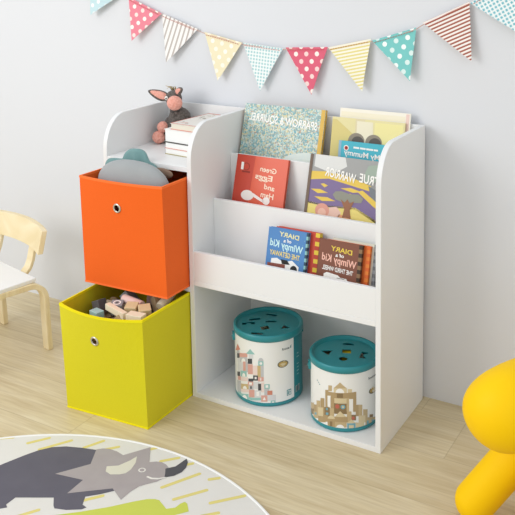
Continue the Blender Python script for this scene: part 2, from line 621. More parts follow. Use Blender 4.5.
PRINT_PASTEL = [('g', [(-91.9, 132.7), (-83.4, 140.0), (-83.4, 149.3), (-91.9, 142.0)]), ('o', [(-95.7, 136.9), (-80.8, 153.6), (-88.6, 165.0)]), ('k', [(-90.8, 119.8), (-83.4, 125.9), (-83.4, 140.0), (-90.8, 133.9)]), ('l', [(-89.3, 79.7), (-82.7, 84.9), (-82.7, 125.7), (-89.3, 120.5)]), ('p', [(-83.4, 129.7), (-60.4, 140.6), (-60.4, 152.9), (-83.4, 141.9)]), ('g', [(-82.7, 114.6), (-61.1, 124.8), (-61.1, 140.4), (-82.7, 130.2)]), ('w', [(-66.3, 122.9), (-66.8, 127.2), (-68.1, 130.6), (-70.0, 132.3), (-72.3, 132.2), (-74.5, 130.2), (-76.5, 126.6), (-77.8, 122.1), (-78.2, 117.3)]), ('l', [(-82.7, 84.9), (-73.4, 90.1), (-73.4, 119.8), (-82.7, 114.6)]), ('p', [(-73.4, 90.1), (-66.0, 93.3), (-66.0, 124.9), (-73.4, 121.7)]), ('g', [(-66.0, 93.3), (-60.0, 95.5), (-60.0, 125.2), (-66.0, 123.0)]), ('t', [(-64.1, 149.7), (-38.9, 154.6), (-52.2, 167.6)]), ('l', [(-56.7, 137.3), (-43.7, 140.7), (-43.7, 153.7), (-56.7, 150.3)]), ('k', [(-59.7, 120.8), (-47.0, 124.3), (-47.0, 139.9), (-59.7, 136.4)]), ('p', [(-59.7, 90.0), (-45.6, 93.9), (-45.6, 123.6), (-59.7, 119.7)]), ('q', [(-45.6, 91.3), (-32.6, 93.7), (-32.6, 122.3), (-45.6, 119.9)]), ('y', [(-32.6, 87.0), (-23.3, 88.2), (-23.3, 123.5), (-32.6, 122.3)]), ('g', [(-23.3, 88.2), (-15.1, 88.9), (-15.1, 123.8), (-23.3, 123.1)]), ('t', [(-30.0, 122.3), (-15.1, 123.8), (-15.1, 137.2), (-30.0, 135.7)]), ('w', [(-18.5, 130.2), (-19.2, 132.6), (-21.3, 133.9), (-23.8, 133.6), (-25.8, 131.9), (-26.6, 129.4), (-25.8, 127.1), (-23.8, 125.9), (-21.3, 126.1), (-19.2, 127.8)]), ('g', [(-15.1, 137.2), (-15.7, 141.0), (-17.3, 144.1), (-19.7, 146.1), (-22.5, 146.6), (-25.4, 145.5), (-27.8, 143.0), (-29.4, 139.6), (-30.0, 135.7)]), ('t', [(-80.8, 72.3), (-63.4, 80.6), (-63.4, 98.0), (-80.8, 89.8)]), ('w', [(-67.1, 79.2), (-67.4, 83.1), (-68.5, 86.2), (-70.1, 87.9), (-71.9, 87.8), (-73.7, 86.1), (-75.3, 83.0), (-76.4, 79.0), (-76.7, 74.7)]), ('w', [(-59.7, 77.0), (-45.6, 80.9), (-45.6, 93.9), (-59.7, 90.0)]), ('k', [(-44.8, 75.1), (-31.4, 77.6), (-31.4, 93.1), (-44.8, 90.7)]), ('w', [(-40.7, 80.4), (-35.2, 81.4), (-35.2, 88.1), (-40.7, 87.1)]), ('p', [(-31.4, 75.3), (-15.1, 77.1), (-15.1, 90.0), (-31.4, 88.3)]), ('w', [(-24.8, 78.4), (-22.2, 78.7), (-22.2, 86.9), (-24.8, 86.6)]), ('k', [(-58.5, 68.5), (-44.8, 72.2), (-44.8, 81.1), (-58.5, 77.4)]), ('k', [(-90.8, 64.9), (-82.7, 71.5), (-82.7, 84.9), (-90.8, 78.2)]), ('p', [(-89.3, 54.4), (-80.4, 61.1), (-80.4, 72.9), (-89.3, 66.3)]), ('q', [(-80.4, 59.6), (-59.7, 68.9), (-59.7, 80.7), (-80.4, 71.5)]), ('g', [(-91.6, 14.4), (-80.4, 23.2), (-80.4, 59.6), (-91.6, 50.7)]), ('y', [(-80.4, 35.1), (-58.2, 44.8), (-58.2, 60.8), (-80.4, 51.0)]), ('w', [(-63.4, 43.1), (-63.8, 46.6), (-65.1, 49.3), (-67.0, 50.6), (-69.3, 50.4), (-71.6, 48.7), (-73.5, 45.7), (-74.8, 41.9), (-75.2, 38.0)]), ('p', [(-60.4, 56.0), (-44.8, 60.3), (-44.8, 71.8), (-60.4, 67.5)]), ('w', [(-56.7, 59.4), (-48.5, 61.6), (-48.5, 68.3), (-56.7, 66.1)]), ('g', [(-58.2, 43.4), (-44.8, 46.9), (-44.8, 60.3), (-58.2, 56.7)]), ('k', [(-53.7, 47.7), (-49.3, 48.8), (-49.3, 57.0), (-53.7, 55.8)]), ('q', [(-80.4, 26.2), (-58.2, 35.9), (-58.2, 44.8), (-80.4, 35.1)]), ('l', [(-44.1, 50.8), (-27.0, 53.7), (-27.0, 74.8), (-44.1, 71.9)]), ('k', [(-31.4, 44.9), (-22.5, 46.0), (-22.5, 69.7), (-31.4, 68.6)]), ('q', [(-22.5, 43.8), (-13.6, 44.5), (-13.6, 74.2), (-22.5, 73.5)]), ('t', [(-14.0, 54.9), (1.2, 55.3), (1.2, 69.0), (-14.0, 68.6)]), ('w', [(-10.3, 58.0), (-2.5, 58.2), (-2.5, 66.4), (-10.3, 66.2)]), ('g', [(-14.0, 31.1), (-0.3, 31.5), (-0.3, 55.3), (-14.0, 54.9)]), ('p', [(-57.4, 21.3), (-41.8, 25.3), (-41.8, 48.3), (-57.4, 44.3)]), ('l', [(-41.8, 24.2), (-23.3, 27.0), (-23.3, 49.3), (-41.8, 46.4)]), ('w', [(-36.3, 30.8), (-28.5, 31.9), (-28.5, 44.9), (-36.3, 43.8)]), ('t', [(-90.8, 4.0), (-80.4, 7.6), (-80.4, 25.4), (-90.8, 17.4)]), ('t', [(-81.9, 4.0), (-58.9, 11.2), (-58.9, 30.5), (-81.9, 20.0)]), ('w', [(-62.6, 10.7), (-63.2, 16.2), (-64.9, 20.4), (-67.4, 22.6), (-70.4, 22.5), (-73.4, 19.9), (-75.9, 15.5), (-77.6, 9.7), (-78.2, 4.0)]), ('t', [(-58.9, 12.7), (-22.5, 20.0), (-22.5, 28.2), (-58.9, 20.9)]), ('l', [(-60.4, 6.3), (-23.3, 14.0), (-23.3, 19.9), (-60.4, 12.2)]), ('p', [(-23.3, 15.5), (-5.5, 16.6), (-5.5, 35.6), (-23.3, 34.4)]), ('w', [(-18.8, 20.4), (-9.9, 20.9), (-14.4, 31.1)]), ('o', [(-5.5, 36.7), (8.6, 36.6), (8.6, 49.2), (-5.5, 49.3)]), ('l', [(-5.5, 19.6), (18.3, 18.9), (18.3, 36.0), (-5.5, 36.7)]), ('t', [(3.4, 9.2), (16.8, 8.6), (16.8, 19.0), (3.4, 19.6)]), ('w', [(7.1, 9.2), (13.1, 8.9), (13.1, 16.3), (7.1, 16.6)])]
PRINT_WOOD = [('a', [(-52.0, 51.4), (-43.7, 53.8), (-43.7, 114.4), (-52.0, 112.0)]), ('b', [(-43.7, 111.3), (-33.8, 113.5), (-33.8, 129.8), (-43.7, 127.6)]), ('b', [(-30.0, 122.9), (4.8, 126.4), (-12.6, 141.9)]), ('c', [(-29.3, 109.0), (5.6, 111.2), (5.6, 126.4), (-29.3, 124.2)]), ('w', [(-1.2, 112.1), (-2.1, 117.0), (-4.7, 121.1), (-8.5, 123.8), (-13.0, 124.5), (-17.5, 123.2), (-21.3, 120.0), (-23.8, 115.5), (-24.7, 110.4)]), ('c', [(7.8, 108.9), (19.2, 108.1), (19.2, 123.2), (7.8, 124.0)]), ('a', [(-50.5, 91.2), (30.6, 95.9), (30.6, 114.5), (-50.5, 109.8)]), ('d', [(-20.9, 97.3), (-4.3, 98.4), (-4.3, 111.3), (-20.9, 110.1)]), ('w', [(-45.9, 66.1), (-37.6, 68.1), (-37.6, 99.9), (-45.9, 97.9)]), ('a', [(-38.0, 58.2), (-27.7, 60.0), (-27.7, 96.8), (-38.0, 94.9)]), ('c', [(-27.7, 81.2), (5.6, 83.2), (5.6, 97.6), (-27.7, 95.6)]), ('d', [(-28.5, 51.2), (7.8, 53.2), (7.8, 83.1), (-28.5, 81.1)]), ('r', [(-14.1, 73.7), (-15.2, 77.4), (-18.0, 79.5), (-21.6, 79.1), (-24.4, 76.4), (-25.5, 72.5), (-24.4, 68.8), (-21.6, 66.9), (-18.0, 67.2), (-15.2, 69.8)]), ('u', [(1.8, 73.1), (0.6, 76.8), (-2.7, 79.2), (-6.6, 79.1), (-9.9, 76.6), (-11.1, 72.7), (-9.9, 69.0), (-6.6, 66.8), (-2.7, 66.9), (0.6, 69.3)]), ('c', [(-1.6, 73.1), (-2.2, 74.8), (-3.7, 75.9), (-5.6, 75.9), (-7.1, 74.7), (-7.7, 72.9), (-7.1, 71.2), (-5.6, 70.1), (-3.7, 70.1), (-2.2, 71.3)]), ('b', [(4.8, 60.9), (11.6, 60.6), (11.6, 98.5), (4.8, 98.7)]), ('w', [(11.6, 63.2), (21.9, 62.3), (21.9, 94.9), (11.6, 95.8)]), ('a', [(21.9, 58.6), (30.6, 57.3), (30.6, 96.3), (21.9, 97.5)]), ('b', [(-92.6, 9.7), (-83.8, 22.6), (-83.8, 54.8), (-92.6, 41.8)]), ('a', [(-83.8, 22.6), (-76.2, 28.6), (-76.2, 55.9), (-83.8, 49.8)]), ('b', [(-76.2, 28.6), (-65.6, 34.6), (-65.6, 74.4), (-76.2, 68.4)]), ('a', [(-64.9, 35.0), (-54.3, 39.3), (-54.3, 87.0), (-64.9, 82.7)]), ('d', [(-54.3, 31.7), (-39.9, 35.8), (-39.9, 66.1), (-54.3, 62.0)]), ('u', [(-50.5, 54.9), (-45.2, 56.4), (-45.2, 62.9), (-50.5, 61.3)]), ('u', [(-50.5, 41.3), (-43.7, 43.2), (-43.7, 50.0), (-50.5, 48.1)]), ('c', [(-72.4, 17.8), (-58.0, 24.6), (-58.0, 58.7), (-72.4, 51.9)]), ('a', [(-58.0, 19.0), (-45.5, 23.0), (-45.5, 41.9), (-58.0, 37.9)]), ('b', [(-39.9, 38.8), (-28.5, 41.0), (-28.5, 66.4), (-39.9, 64.2)]), ('a', [(29.0, 45.4), (36.6, 44.1), (36.6, 76.2), (29.0, 77.6)]), ('b', [(36.6, 42.2), (46.5, 39.8), (46.5, 73.9), (36.6, 76.2)]), ('b', [(48.7, 36.5), (60.8, 32.2), (60.8, 55.7), (48.7, 60.0)]), ('b', [(5.6, 30.6), (17.7, 29.8), (17.7, 60.1), (5.6, 60.9)]), ('d', [(17.7, 34.8), (29.8, 33.2), (29.8, 49.1), (17.7, 50.7)]), ('r', [(26.8, 40.1), (26.0, 43.1), (23.9, 45.2), (21.3, 45.5), (19.2, 43.9), (18.4, 41.1), (19.2, 38.1), (21.3, 36.1), (23.9, 35.8), (26.0, 37.3)]), ('d', [(-92.6, 7.8), (-83.8, 20.7), (-83.8, 37.0), (-92.6, 24.1)]), ('b', [(-85.3, 9.7), (-71.7, 20.1), (-71.7, 39.0), (-85.3, 28.6)]), ('u', [(-81.5, 22.4), (-76.2, 26.4), (-76.2, 33.2), (-81.5, 29.2)]), ('a', [(-71.7, 10.6), (-51.2, 19.4), (-51.2, 36.5), (-71.7, 27.7)]), ('c', [(-26.6, 42.0), (4.1, 45.4), (-12.6, 60.9)]), ('a', [(-29.3, 27.2), (7.8, 29.4), (7.8, 45.3), (-29.3, 43.1)]), ('b', [(-27.0, 13.2), (4.8, 15.1), (4.8, 30.2), (-27.0, 28.3)]), ('w', [(-2.0, 14.4), (-2.8, 17.5), (-5.1, 20.2), (-8.4, 21.9), (-12.4, 22.3), (-16.4, 21.4), (-19.8, 19.2), (-22.0, 16.3), (-22.8, 13.0)]), ('a', [(-45.9, 8.5), (-26.2, 12.6), (-26.2, 36.4), (-45.9, 32.4)]), ('c', [(-26.2, 36.4), (-27.0, 39.9), (-29.1, 42.7), (-32.3, 44.2), (-36.1, 44.2), (-39.8, 42.6), (-43.0, 39.8), (-45.2, 36.2), (-45.9, 32.4)]), ('d', [(-39.9, 10.0), (-33.0, 11.4), (-33.0, 27.7), (-39.9, 26.3)]), ('u', [(6.3, 10.5), (28.3, 8.5), (28.3, 25.9), (6.3, 27.9)]), ('c', [(10.9, 10.3), (23.7, 9.1), (23.7, 20.5), (10.9, 21.6)]), ('c', [(4.8, 27.2), (29.8, 25.6), (17.7, 37.4)]), ('c', [(36.6, 25.9), (54.8, 20.9), (54.8, 41.0), (36.6, 46.0)]), ('c', [(29.0, 12.9), (51.8, 7.5), (51.8, 21.9), (29.0, 27.3)]), ('b', [(54.8, 11.8), (85.1, 4.0), (85.1, 18.2), (54.8, 36.1)]), ('u', [(58.6, 13.1), (63.9, 10.8), (63.9, 22.2), (58.6, 24.4)]), ('u', [(71.8, 7.9), (78.3, 4.0), (78.3, 15.8), (71.8, 20.0)]), ('d', [(66.1, 29.8), (75.6, 24.5), (75.6, 32.8), (66.1, 38.2)])]

# ------------------------------------------------------------------ shared materials
M_white = mat('white_laminate', 'ebebea', 0.42, spec=0.4)
M_wall = mat('painted_wall', 'dee0e4', 0.9, spec=0.1, bump=(60, 0.05))
M_floor = floor_material()
M_pages = pages_material()
M_birch = wood_material('birch_veneer', 'e4d0a2', 'f0e1bd')
M_ply = wood_material('plywood_edge', 'c79f62', 'dcbb82', (6, 6, 160))
M_black = mat('black_ink', '23211f', 0.6)
M_ink_white = mat('white_ink', 'f6f4ee', 0.5)
M_metal = mat('nickel', 'cfcabf', 0.28, metal=1.0)
M_teal = mat('teal_tin', '2b8a92', 0.32, spec=0.5)

# ------------------------------------------------------------------ the room
WALL_Y = 0.3228
mb = MB(); mb.box((-4.2, -4.2, -0.04), (3.2, WALL_Y, 0.0), M_floor)
tag(mb.build('floor'), kind='structure')
mb = MB(); mb.box((-4.2, WALL_Y, -0.04), (3.2, WALL_Y+0.1, 2.7), M_wall)
tag(mb.build('wall_back'), kind='structure')

# ------------------------------------------------------------------ bookcase
T = 0.015
D = 0.307
H = 0.8128
XL = -0.9125
bc = thing('bookcase', 'white children\'s bookcase with curved side panels, sloping book tiers and two bin bays', 'bookcase', (-0.45, 0.15, 0))
def bcpart(name, mbx, bevel=0.0012):
    o = mbx.build(name, None, None, bevel)
    o.data.transform(Matrix.Translation((0.45, -0.15, 0)))
    o.parent = bc
    return o
prof = [(0, 0), (D, 0), (D, H)]
n = 20
RA, RB = 0.088, 0.105
for i in range(n+1):
    a = PI/2*i/n
    prof.append((RA-RA*math.sin(a), H-RB+RB*math.cos(a)))
for nm, x in (('side_panel', XL), ('divider_panel', -0.6), ('side_panel', -T)):
    mb = MB(); mb.prism(prof, lambda a, b, t: (t, a, b), x, x+T, M_white)
    bcpart(nm, mb)
XA, XB = -0.6+T, -T            # clear width of the right bay
LA, LB = XL+T, -0.6            # clear width of the left bay
BY = 0.300
for a, b in ((LA, LB), (XA, XB)):
    mb = MB(); mb.box((a, BY, 0.0), (b, D, H), M_white); bcpart('back_panel', mb, 0.0008)
mb = MB(); mb.box((LA, 0.0005, 0.6764), (LB, BY, 0.6914), M_white); bcpart('top_shelf', mb)
mb = MB(); mb.box((LA, 0.0005, 0.3205), (LB, BY, 0.3355), M_white); bcpart('bin_shelf', mb)
mb = MB(); mb.box((XA, 0.0005, 0.0), (XB, BY, T), M_white); bcpart('bottom_board', mb)
mb = MB(); mb.box((XA, 0.0005, 0.3432), (XB, BY, 0.3582), M_white); bcpart('tier_shelf', mb)
mb = MB(); mb.box((XA, 0.0010, 0.3582), (XB, 0.0130, 0.4448), M_white); bcpart('front_rail', mb)
mb = MB(); mb.box((XA, 0.1062, 0.3582), (XB, 0.1182, 0.5742), M_white); bcpart('tier_panel', mb)
mb = MB(); mb.box((XA, 0.2017, 0.3582), (XB, 0.2137, 0.6914), M_white); bcpart('tier_panel', mb)
mb = MB(); mb.box((XA, 0.1182, 0.4680), (XB, 0.2017, 0.4800), M_white); bcpart('tier_shelf', mb)
mb = MB(); mb.box((XA, 0.2137, 0.5880), (XB, BY, 0.6000), M_white); bcpart('tier_shelf', mb)

# ------------------------------------------------------------------ fabric bins
def make_bin(name, label, y_front, z0, hgt, col, col_in, hem_col, eye, bow, slump):
    x0, x1 = -0.892, -0.6045
    y1 = y_front+0.28
    cx = (x0+x1)/2
    t = thing(name, label, 'storage bin', (cx, y_front+0.14, z0))
    fm = fabric_material(name+'_cloth', col, col_in)
    hm = mat(name+'_tape', hem_col, 0.75, spec=0.15)
    hw, hd = (x1-x0)/2, 0.14
    N = 14
    def loop(z, inset, lo=0.0):
        f = z/hgt
        out = []
        a, b = hw-inset, hd-inset
        for s in range(4):
            for i in range(N):
                u = -1+2*i/N
                if s == 0: x, y = u*a, -b
                elif s == 1: x, y = a, u*b
                elif s == 2: x, y = -u*a, b
                else: x, y = -a, -u*b
                zz = z
                if y < 0:
                    fy = -y/b
                    y -= 0.009*f*fy
                    kl = (1-x/a)/2 if s != 1 else 0
                    y -= slump[0]*kl*max(0, fy)
                    x -= (slump[1]+slump[2]*f)*kl*max(0, fy)
                    # slack cloth of the front panel
                    if s == 0 or (s == 1 and i == 0):
                        k = (1-u*u) if s == 0 else 0
                        y -= bow*k*f*f
                        zz -= bow*0.30*k*f*f*f
                out.append((x, y, zz+lo))
        return out
    lev = [0, .1, .25, .4, .55, .7, .82, .92, 1.0]
    mb = MB()
    vs, fs = [], []
    L = 4*N
    for k in lev: vs += loop(k*hgt, 0)
    nl = len(lev)
    for k in range(nl-1):
        for i in range(L):
            j = (i+1) % L
            fs.append((k*L+i, k*L+j, (k+1)*L+j, (k+1)*L+i))
    o2 = len(vs)
    for k in lev: vs += loop(max(k*hgt, 0.004), 0.0035)
    for k in range(nl-1):
        for i in range(L):
            j = (i+1) % L
            fs.append((o2+k*L+j, o2+k*L+i, o2+(k+1)*L+i, o2+(k+1)*L+j))
    for i in range(L):
        j = (i+1) % L
        fs.append(((nl-1)*L+i, (nl-1)*L+j, o2+(nl-1)*L+j, o2+(nl-1)*L+i))
    fs.append(tuple(range(L-1, -1, -1)))
    fs.append(tuple(o2+i for i in range(L)))
    mb.add(vs, fs, fm)
    body = mb.build('body', t)
    # bound edges top and bottom
    for nm, zb, zt, out in (('bottom_binding', 0.0, 0.0055, 0.0008), ('rim_binding', hgt-0.006, hgt+0.0006, 0.0007)):
        mb = MB()
        a = loop(zb, -out); b2 = loop(zt, -out); c = loop(zt, 0.0042); d = loop(zb, 0.0042)
        fs = []
        for i in range(L):
            j = (i+1) % L
            fs += [(i, j, L+j, L+i), (L+i, L+j, 2*L+j, 2*L+i), (2*L+i, 2*L+j, 3*L+j, 3*L+i), (3*L+i, 3*L+j, j, i)]
        mb.add(a+b2+c+d, fs, hm)
        if nm == 'rim_binding' : mb.build(nm, t)
        else:
            mb.build(nm, t)
    # eyelet: a real hole with a metal ring round it
    ex, ez = eye
    u = ex/hw
    f = ez/hgt
    ey = -hd-0.009*f-bow*(1-u*u)*f*f-slump[0]*(1-u)/2
    cm = MB()
    cm.lathe([(0, -0.02), (0.0096, -0.02), (0.0096, 0.02), (0, 0.02)], fm, 20, Matrix.Translation((ex, ey, ez)) @ Matrix.Rotation(PI/2, 4, 'X'), False)
    cut(body, cm.build('cutter', t))
    rg = MB()
    slope = -(0.009/hgt + 2*bow*(1-u*u)*f/hgt)
    tf = Matrix.Translation((ex, ey-0.0005, ez)) @ Matrix.Rotation(PI/2+math.atan(-slope)*1.0, 4, 'X')
    rg.lathe([(0.0086, -0.003), (0.0086, 0.0012), (0.0098, 0.0024), (0.0122, 0.0024), (0.0143, 0.0010), (0.0145, -0.001), (0.0086, -0.003)], M_metal, 28, tf)
    rg.build('eyelet', t)
    return t
make_bin('orange_bin', 'orange fabric storage bin with metal eyelet, pulled out of the upper bay', -0.100, 0.3358, 0.3245, 'f4691c', 'dd5a14', 'ff7a3a', (-0.012, 0.245), 0.008, (0.012, 0.0065, -0.0025))
make_bin('yellow_bin', 'yellow fabric storage bin of toy blocks on the floor below the orange bin', -0.201, 0.0005, 0.3165, 'ddd21c', 'c9bd10', 'f0e316', (-0.011, 0.232), 0.021, (0.021, -0.0100, 0.0050))

# ------------------------------------------------------------------ wooden blocks in the yellow bin
BM = [mat('block_natural', 'd9c59c', 0.6, vary=(30, 'c8b083', 0.3)), mat('block_cream', 'eadfc4', 0.6), mat('block_tan', 'c2ad88', 0.6, vary=(30, 'b39b76', 0.3)),
      mat('block_grey', '8d9297', 0.6), mat('block_pink', 'e2c0b8', 0.6), mat('block_mauve', '947a72', 0.6), mat('block_teal', '9fc4c2', 0.6), mat('block_charcoal', '5c5a5c', 0.6)]
named = {'pinkcyl': (4, 'toy_block', 'pale pink wooden cylinder block lying across the heap in the yellow bin', ),
         'plank': (1, 'toy_block', 'long cream wooden stick block slanting towards the yellow bin\'s front rim'),
         'ring': (3, 'toy_block', 'grey block with a round pale mark, behind the cream stick in the yellow bin'),
         'teal': (6, 'toy_block', 'pale teal block at the yellow bin\'s front rim, left of the cream stick'),
         'tan': (0, 'toy_block', 'natural wood block just right of the cream stick in the yellow bin'),
         'tan2': (0, 'toy_block', 'natural wood cube at the yellow bin\'s right, under the orange bin\'s corner'),
         'tan3': (1, 'toy_block', 'cream wood block nearest the front right corner of the yellow bin')}
random.seed(12)
seq = [0, 3, 5, 2, 7, 2, 5, 3, 2, 1, 2, 5]
for i, (k, d, t, qn) in enumerate(BLOCKS):
    ci = named[k][0] if k in named else seq[i % len(seq)]
    mb = MB()
    if 'cyl' in k:
        r, h = d[0]/2, d[2]/2
        mb.lathe([(0, -h), (r-.001, -h), (r, -h+.001), (r, h-.001), (r-.001, h), (0, h)], BM[ci], 24)
        for p in range(len(mb.sm)): mb.sm[p] = (p % 5 == 2)
        o = mb.build('toy_block')
    else:
        a, b, c = d[0]/2, d[1]/2, d[2]/2
        mb.box((-a, -b, -c), (a, b, c), BM[ci])
        if k == 'ring':
            for rr_, lz, mm in ((0.0115, 0.0002, M_ink_white), (0.0075, 0.0004, BM[3]), (0.004, 0.0006, BM[7])):
                mb.poly([(rr_*math.cos(2*PI*q_/20), rr_*math.sin(2*PI*q_/20), c+lz) for q_ in range(20)], mm)
        o = mb.build('toy_block', None, None, 0.0012)
    o.location = t
    o.rotation_mode = 'QUATERNION'
    o.rotation_quaternion = qn
    if k in named:
        tag(o, named[k][2], 'toy block', 'toy blocks in the yellow bin')
    else:
        cn = ['natural', 'cream', 'tan', 'grey', 'pink', 'mauve', 'pale teal', 'charcoal'][ci]
        kind = 'cylinder' if 'cyl' in k else 'block'
        tag(o, 'small %s wooden %s jumbled in the heap in the yellow bin' % (cn, kind), 'toy block', 'toy blocks in the yellow bin')
o = None
mb = MB()
for a in range(8):
    for b in range(6):
        for c in range(6):
            x = -0.872+0.0325*a; y = -0.194+0.031*b; z = 0.006+0.0335*c
            q = Matrix.Translation((x+.015, y+.015, z+.016)) @ Euler((0, 0, random.uniform(-.06, .06))).to_matrix().to_4x4()
            mb.box((-.0145, -.0140, -.0155), (.0145, .0140, .0155), random.choice(BM[:6]), q)
tag(mb.build('toy_block_layer'), 'layer of wooden toy blocks filling the yellow bin under the heap', 'toy blocks', None, 'stuff')

# ------------------------------------------------------------------ plush toy in the orange bin
pl = thing('plush_toy', 'round grey plush toy with teal ruffle, sitting in the orange bin', 'plush toy', (-0.752, 0.0, 0.345))
mp = mat('grey_plush', 'a6a9a9', 0.95, spec=0.05, bump=(420, 0.5), vary=(14, '9b9e9e', 0.3), sheen=0.3)
mt_ = mat('teal_plush', '7fa09f', 0.95, spec=0.05, bump=(420, 0.5), vary=(14, '6f9493', 0.3), sheen=0.3)
mb = MB()
def sq(d):
    return Vector((math.copysign(abs(d.x)**0.85, d.x), d.y, math.copysign(abs(d.z)**0.9, d.z)))
mb.ball((0.003, -0.058, 0.284), (0.130, 0.038, 0.079), mp, 40, 24, None, sq)
mb.ball((0.0, 0.02, 0.10), (0.115, 0.085, 0.1), mp, 32, 18)
mb.build('body', pl)
mb = MB()
vs, fs = [], []
NR = 64
def a_of(i):
    return PI*(-0.03+1.06*i/NR)
def ruffle(i):
    a = PI*(-0.03+1.06*i/NR)
    rr = 0.113
    bump = 0.029*math.exp(-((a-1.70)/0.36)**4)+0.040*math.exp(-((a-2.46)/0.26)**2)-0.004*math.exp(-((a-0.75)/0.35)**2)
    return (rr+bump)*math.cos(a)*1.0, (rr+bump)*math.sin(a)
cs = [(-0.005, 0.02), (-0.007, 0.5), (-0.008, 0.93), (-0.005, 0.985), (0, 1.0), (0.005, 0.985), (0.008, 0.93), (0.007, 0.5), (0.005, 0.02)]
for i in range(NR+1):
    x, z = ruffle(i)
    wob = 0.004*math.sin(i*0.9)
    for dyy, k in cs:
        tl = max(0.0, (a_of(i)-2.0)/1.1)
        vs.append((x*k-0.010, dyy-0.010+wob*0.5-0.055*tl*tl, 0.244+z*k))
for i in range(NR):
    for k in range(len(cs)-1):
        a = i*len(cs)+k
        fs.append((a, a+1, a+len(cs)+1, a+len(cs)))
    fs.append((i*len(cs)+len(cs)-1, i*len(cs), (i+1)*len(cs), (i+1)*len(cs)+len(cs)-1))
mb.add(vs, fs, mt_, True)
tag(mb.build('ruffle', pl), 'teal plush ruffle')
mb = MB()
mb.ball((0.070, -0.012, 0.322), (0.042, 0.008, 0.016), mat('brown_plush', '8c7361', 0.95, bump=(400, 0.5)), 20, 12, None, None)
o = mb.build('tail', pl)
mb = MB()
mb.tube([(-0.007, -0.0945, 0.303), (-0.005, -0.0957, 0.298), (-0.006, -0.0962, 0.293)], 0.0016, mat('grey_thread', '85898a', 0.9), 8)
mb.build('stitching', pl)

# ------------------------------------------------------------------ books
def card_fn(eps):
    return lambda u, v: (u, -eps, v)
def make_book(name, label, loc, W, Hh, Tk, lean, cover, paint=None, group=None, spine=None, rotz=0.0, back=None, cat='book'):
    """standing book: x = width, z = height, y = thickness (front cover at y=0, spine on +x)"""
    loc = (loc[0], loc[1], loc[2]+Tk*math.sin(lean))     # the lower back edge rests on the shelf
    Hh -= Tk*math.sin(lean)
    t = thing(name, label, cat, loc, (0, 0, 0), group)
    m = Matrix.Translation(loc) @ Matrix.Rotation(rotz, 4, 'Z') @ Matrix.Rotation(-lean, 4, 'X')
    t.rotation_euler = m.to_euler()
    mb = MB()
    c = 0.0018
    mb.box((0, 0, 0), (W, c, Hh), cover)
    mb.box((0, Tk-c, 0), (W, Tk, Hh), back or cover)
    mb.box((W-c, c, 0), (W, Tk-c, Hh), spine or cover)
    if paint:
        paint(mb, W, Hh, Tk)
    mb.build('cover', t, None, None, 0, False)
    mb = MB()
    mb.box((0.002, c, 0.002), (W-c, Tk-c, Hh-0.003), M_pages)
    mb.build('pages', t)
    return t
def pol(mb, W, Hh, pts, m, lay):
    mb.poly([(u*W, -0.00025*lay, v*Hh) for u, v in pts], m)
def oval(u, v, a, b, n=24):
    return [(u+a*math.cos(-2*PI*i/n+PI), v+b*math.sin(2*PI*i/n+PI)) for i in range(n)][::-1]
def ell(mb, W, Hh, u, v, a, b, m, lay, n=26):
    mb.poly([(u*W+a*math.cos(2*PI*i/n), -0.00025*lay, v*Hh+b*math.sin(2*PI*i/n)) for i in range(n)], m)
def txt(mb, W, Hh, s, box, m, lay, slope=0.0):
    u0, v0, u1, v1 = box
    write(mb, s, (u0*W, v0*Hh, u1*W, v1*Hh), lambda a, b: (a, -0.00025*lay, b), m, True, slope)

# top tier
M_speck = speckle_material()
def paint_speck(mb, W, Hh, Tk):
    txt(mb, W, Hh, 'SPARROW & SQUIRREL', (0.07, 0.745, 0.92, 0.865), M_ink_white, 2, -0.012)
    pol(mb, W, Hh, [(.50, .30), (.62, .40), (.74, .44), (.86, .46), (.94, .42), (.94, 0), (.50, 0)], mat('pale_patch', 'd9dfd6', 0.4, vary=(60, 'cfdad6', 0.2)), 1)  # paler patch over the lower right of the cover
    mb.box((W-0.0135, -0.0003, 0), (W-0.0005, 0.0, Hh), mat('ochre_print', 'd9b04a', 0.45))
LEAN = math.atan(0.28)
make_book('picture_book', 'large picture book with teal and yellow speckled cover, upper left of top tier', (-0.577, 0.2165, 0.6005), 0.279, 0.2425, 0.012, LEAN, M_speck, paint_speck, None, mat('ochre_spine', 'd6a93c', 0.5), back=mat('ochre_spine', 'd6a93c', 0.5))
M_pale = mat('pale_yellow_print', 'e6dca4', 0.45, vary=(9, 'dfd49a', 0.25))
def paint_pale(mb, W, Hh, Tk):
    pol(mb, W, Hh, [(.33, 0), (.46, 0), (.46, 1), (.33, 1)], mat('beige_print', 'dccfa6', 0.45), 1)
    pol(mb, W, Hh, [(.36, .60), (.60, .60), (.57, .97), (.35, .97)], mat('cream_print', 'e9e2c6', 0.45), 2)
    pol(mb, W, Hh, [(0, .35), (.33, .35), (.30, .80), (.06, .97), (0, .97)], mat('dull_yellow_print', 'd8c87e', 0.45), 2)
    pol(mb, W, Hh, [(.60, .3), (.98, .3), (.98, .97), (.60, .97)], mat('bright_yellow_print', 'ece29c', 0.45), 1)
    for u in (.36, .60):
        ell(mb, W, Hh, u, .705, 0.026, 0.024, mat('grey_brown_print', '8d8474', 0.5), 3)
        ell(mb, W, Hh, u+.02, .695, 0.019, 0.017, mat('dark_print', '55504a', 0.5), 4)
make_book('picture_book', 'pale yellow picture book standing behind the small turquoise book', (-0.276, 0.2385, 0.6005), 0.226, 0.2215, 0.007, math.atan(0.205), M_pale, paint_pale)
def paint_cream(mb, W, Hh, Tk):
    pol(mb, W, Hh, [(.94, .05), (.985, .05), (.985, .99), (.94, .99)], mat('rose_print', 'e8c9bd', 0.5), 1)
    pol(mb, W, Hh, [(.02, .9), (.93, .9), (.93, .96), (.02, .96)], mat('sand_print', 'eee6cc', 0.5), 1)
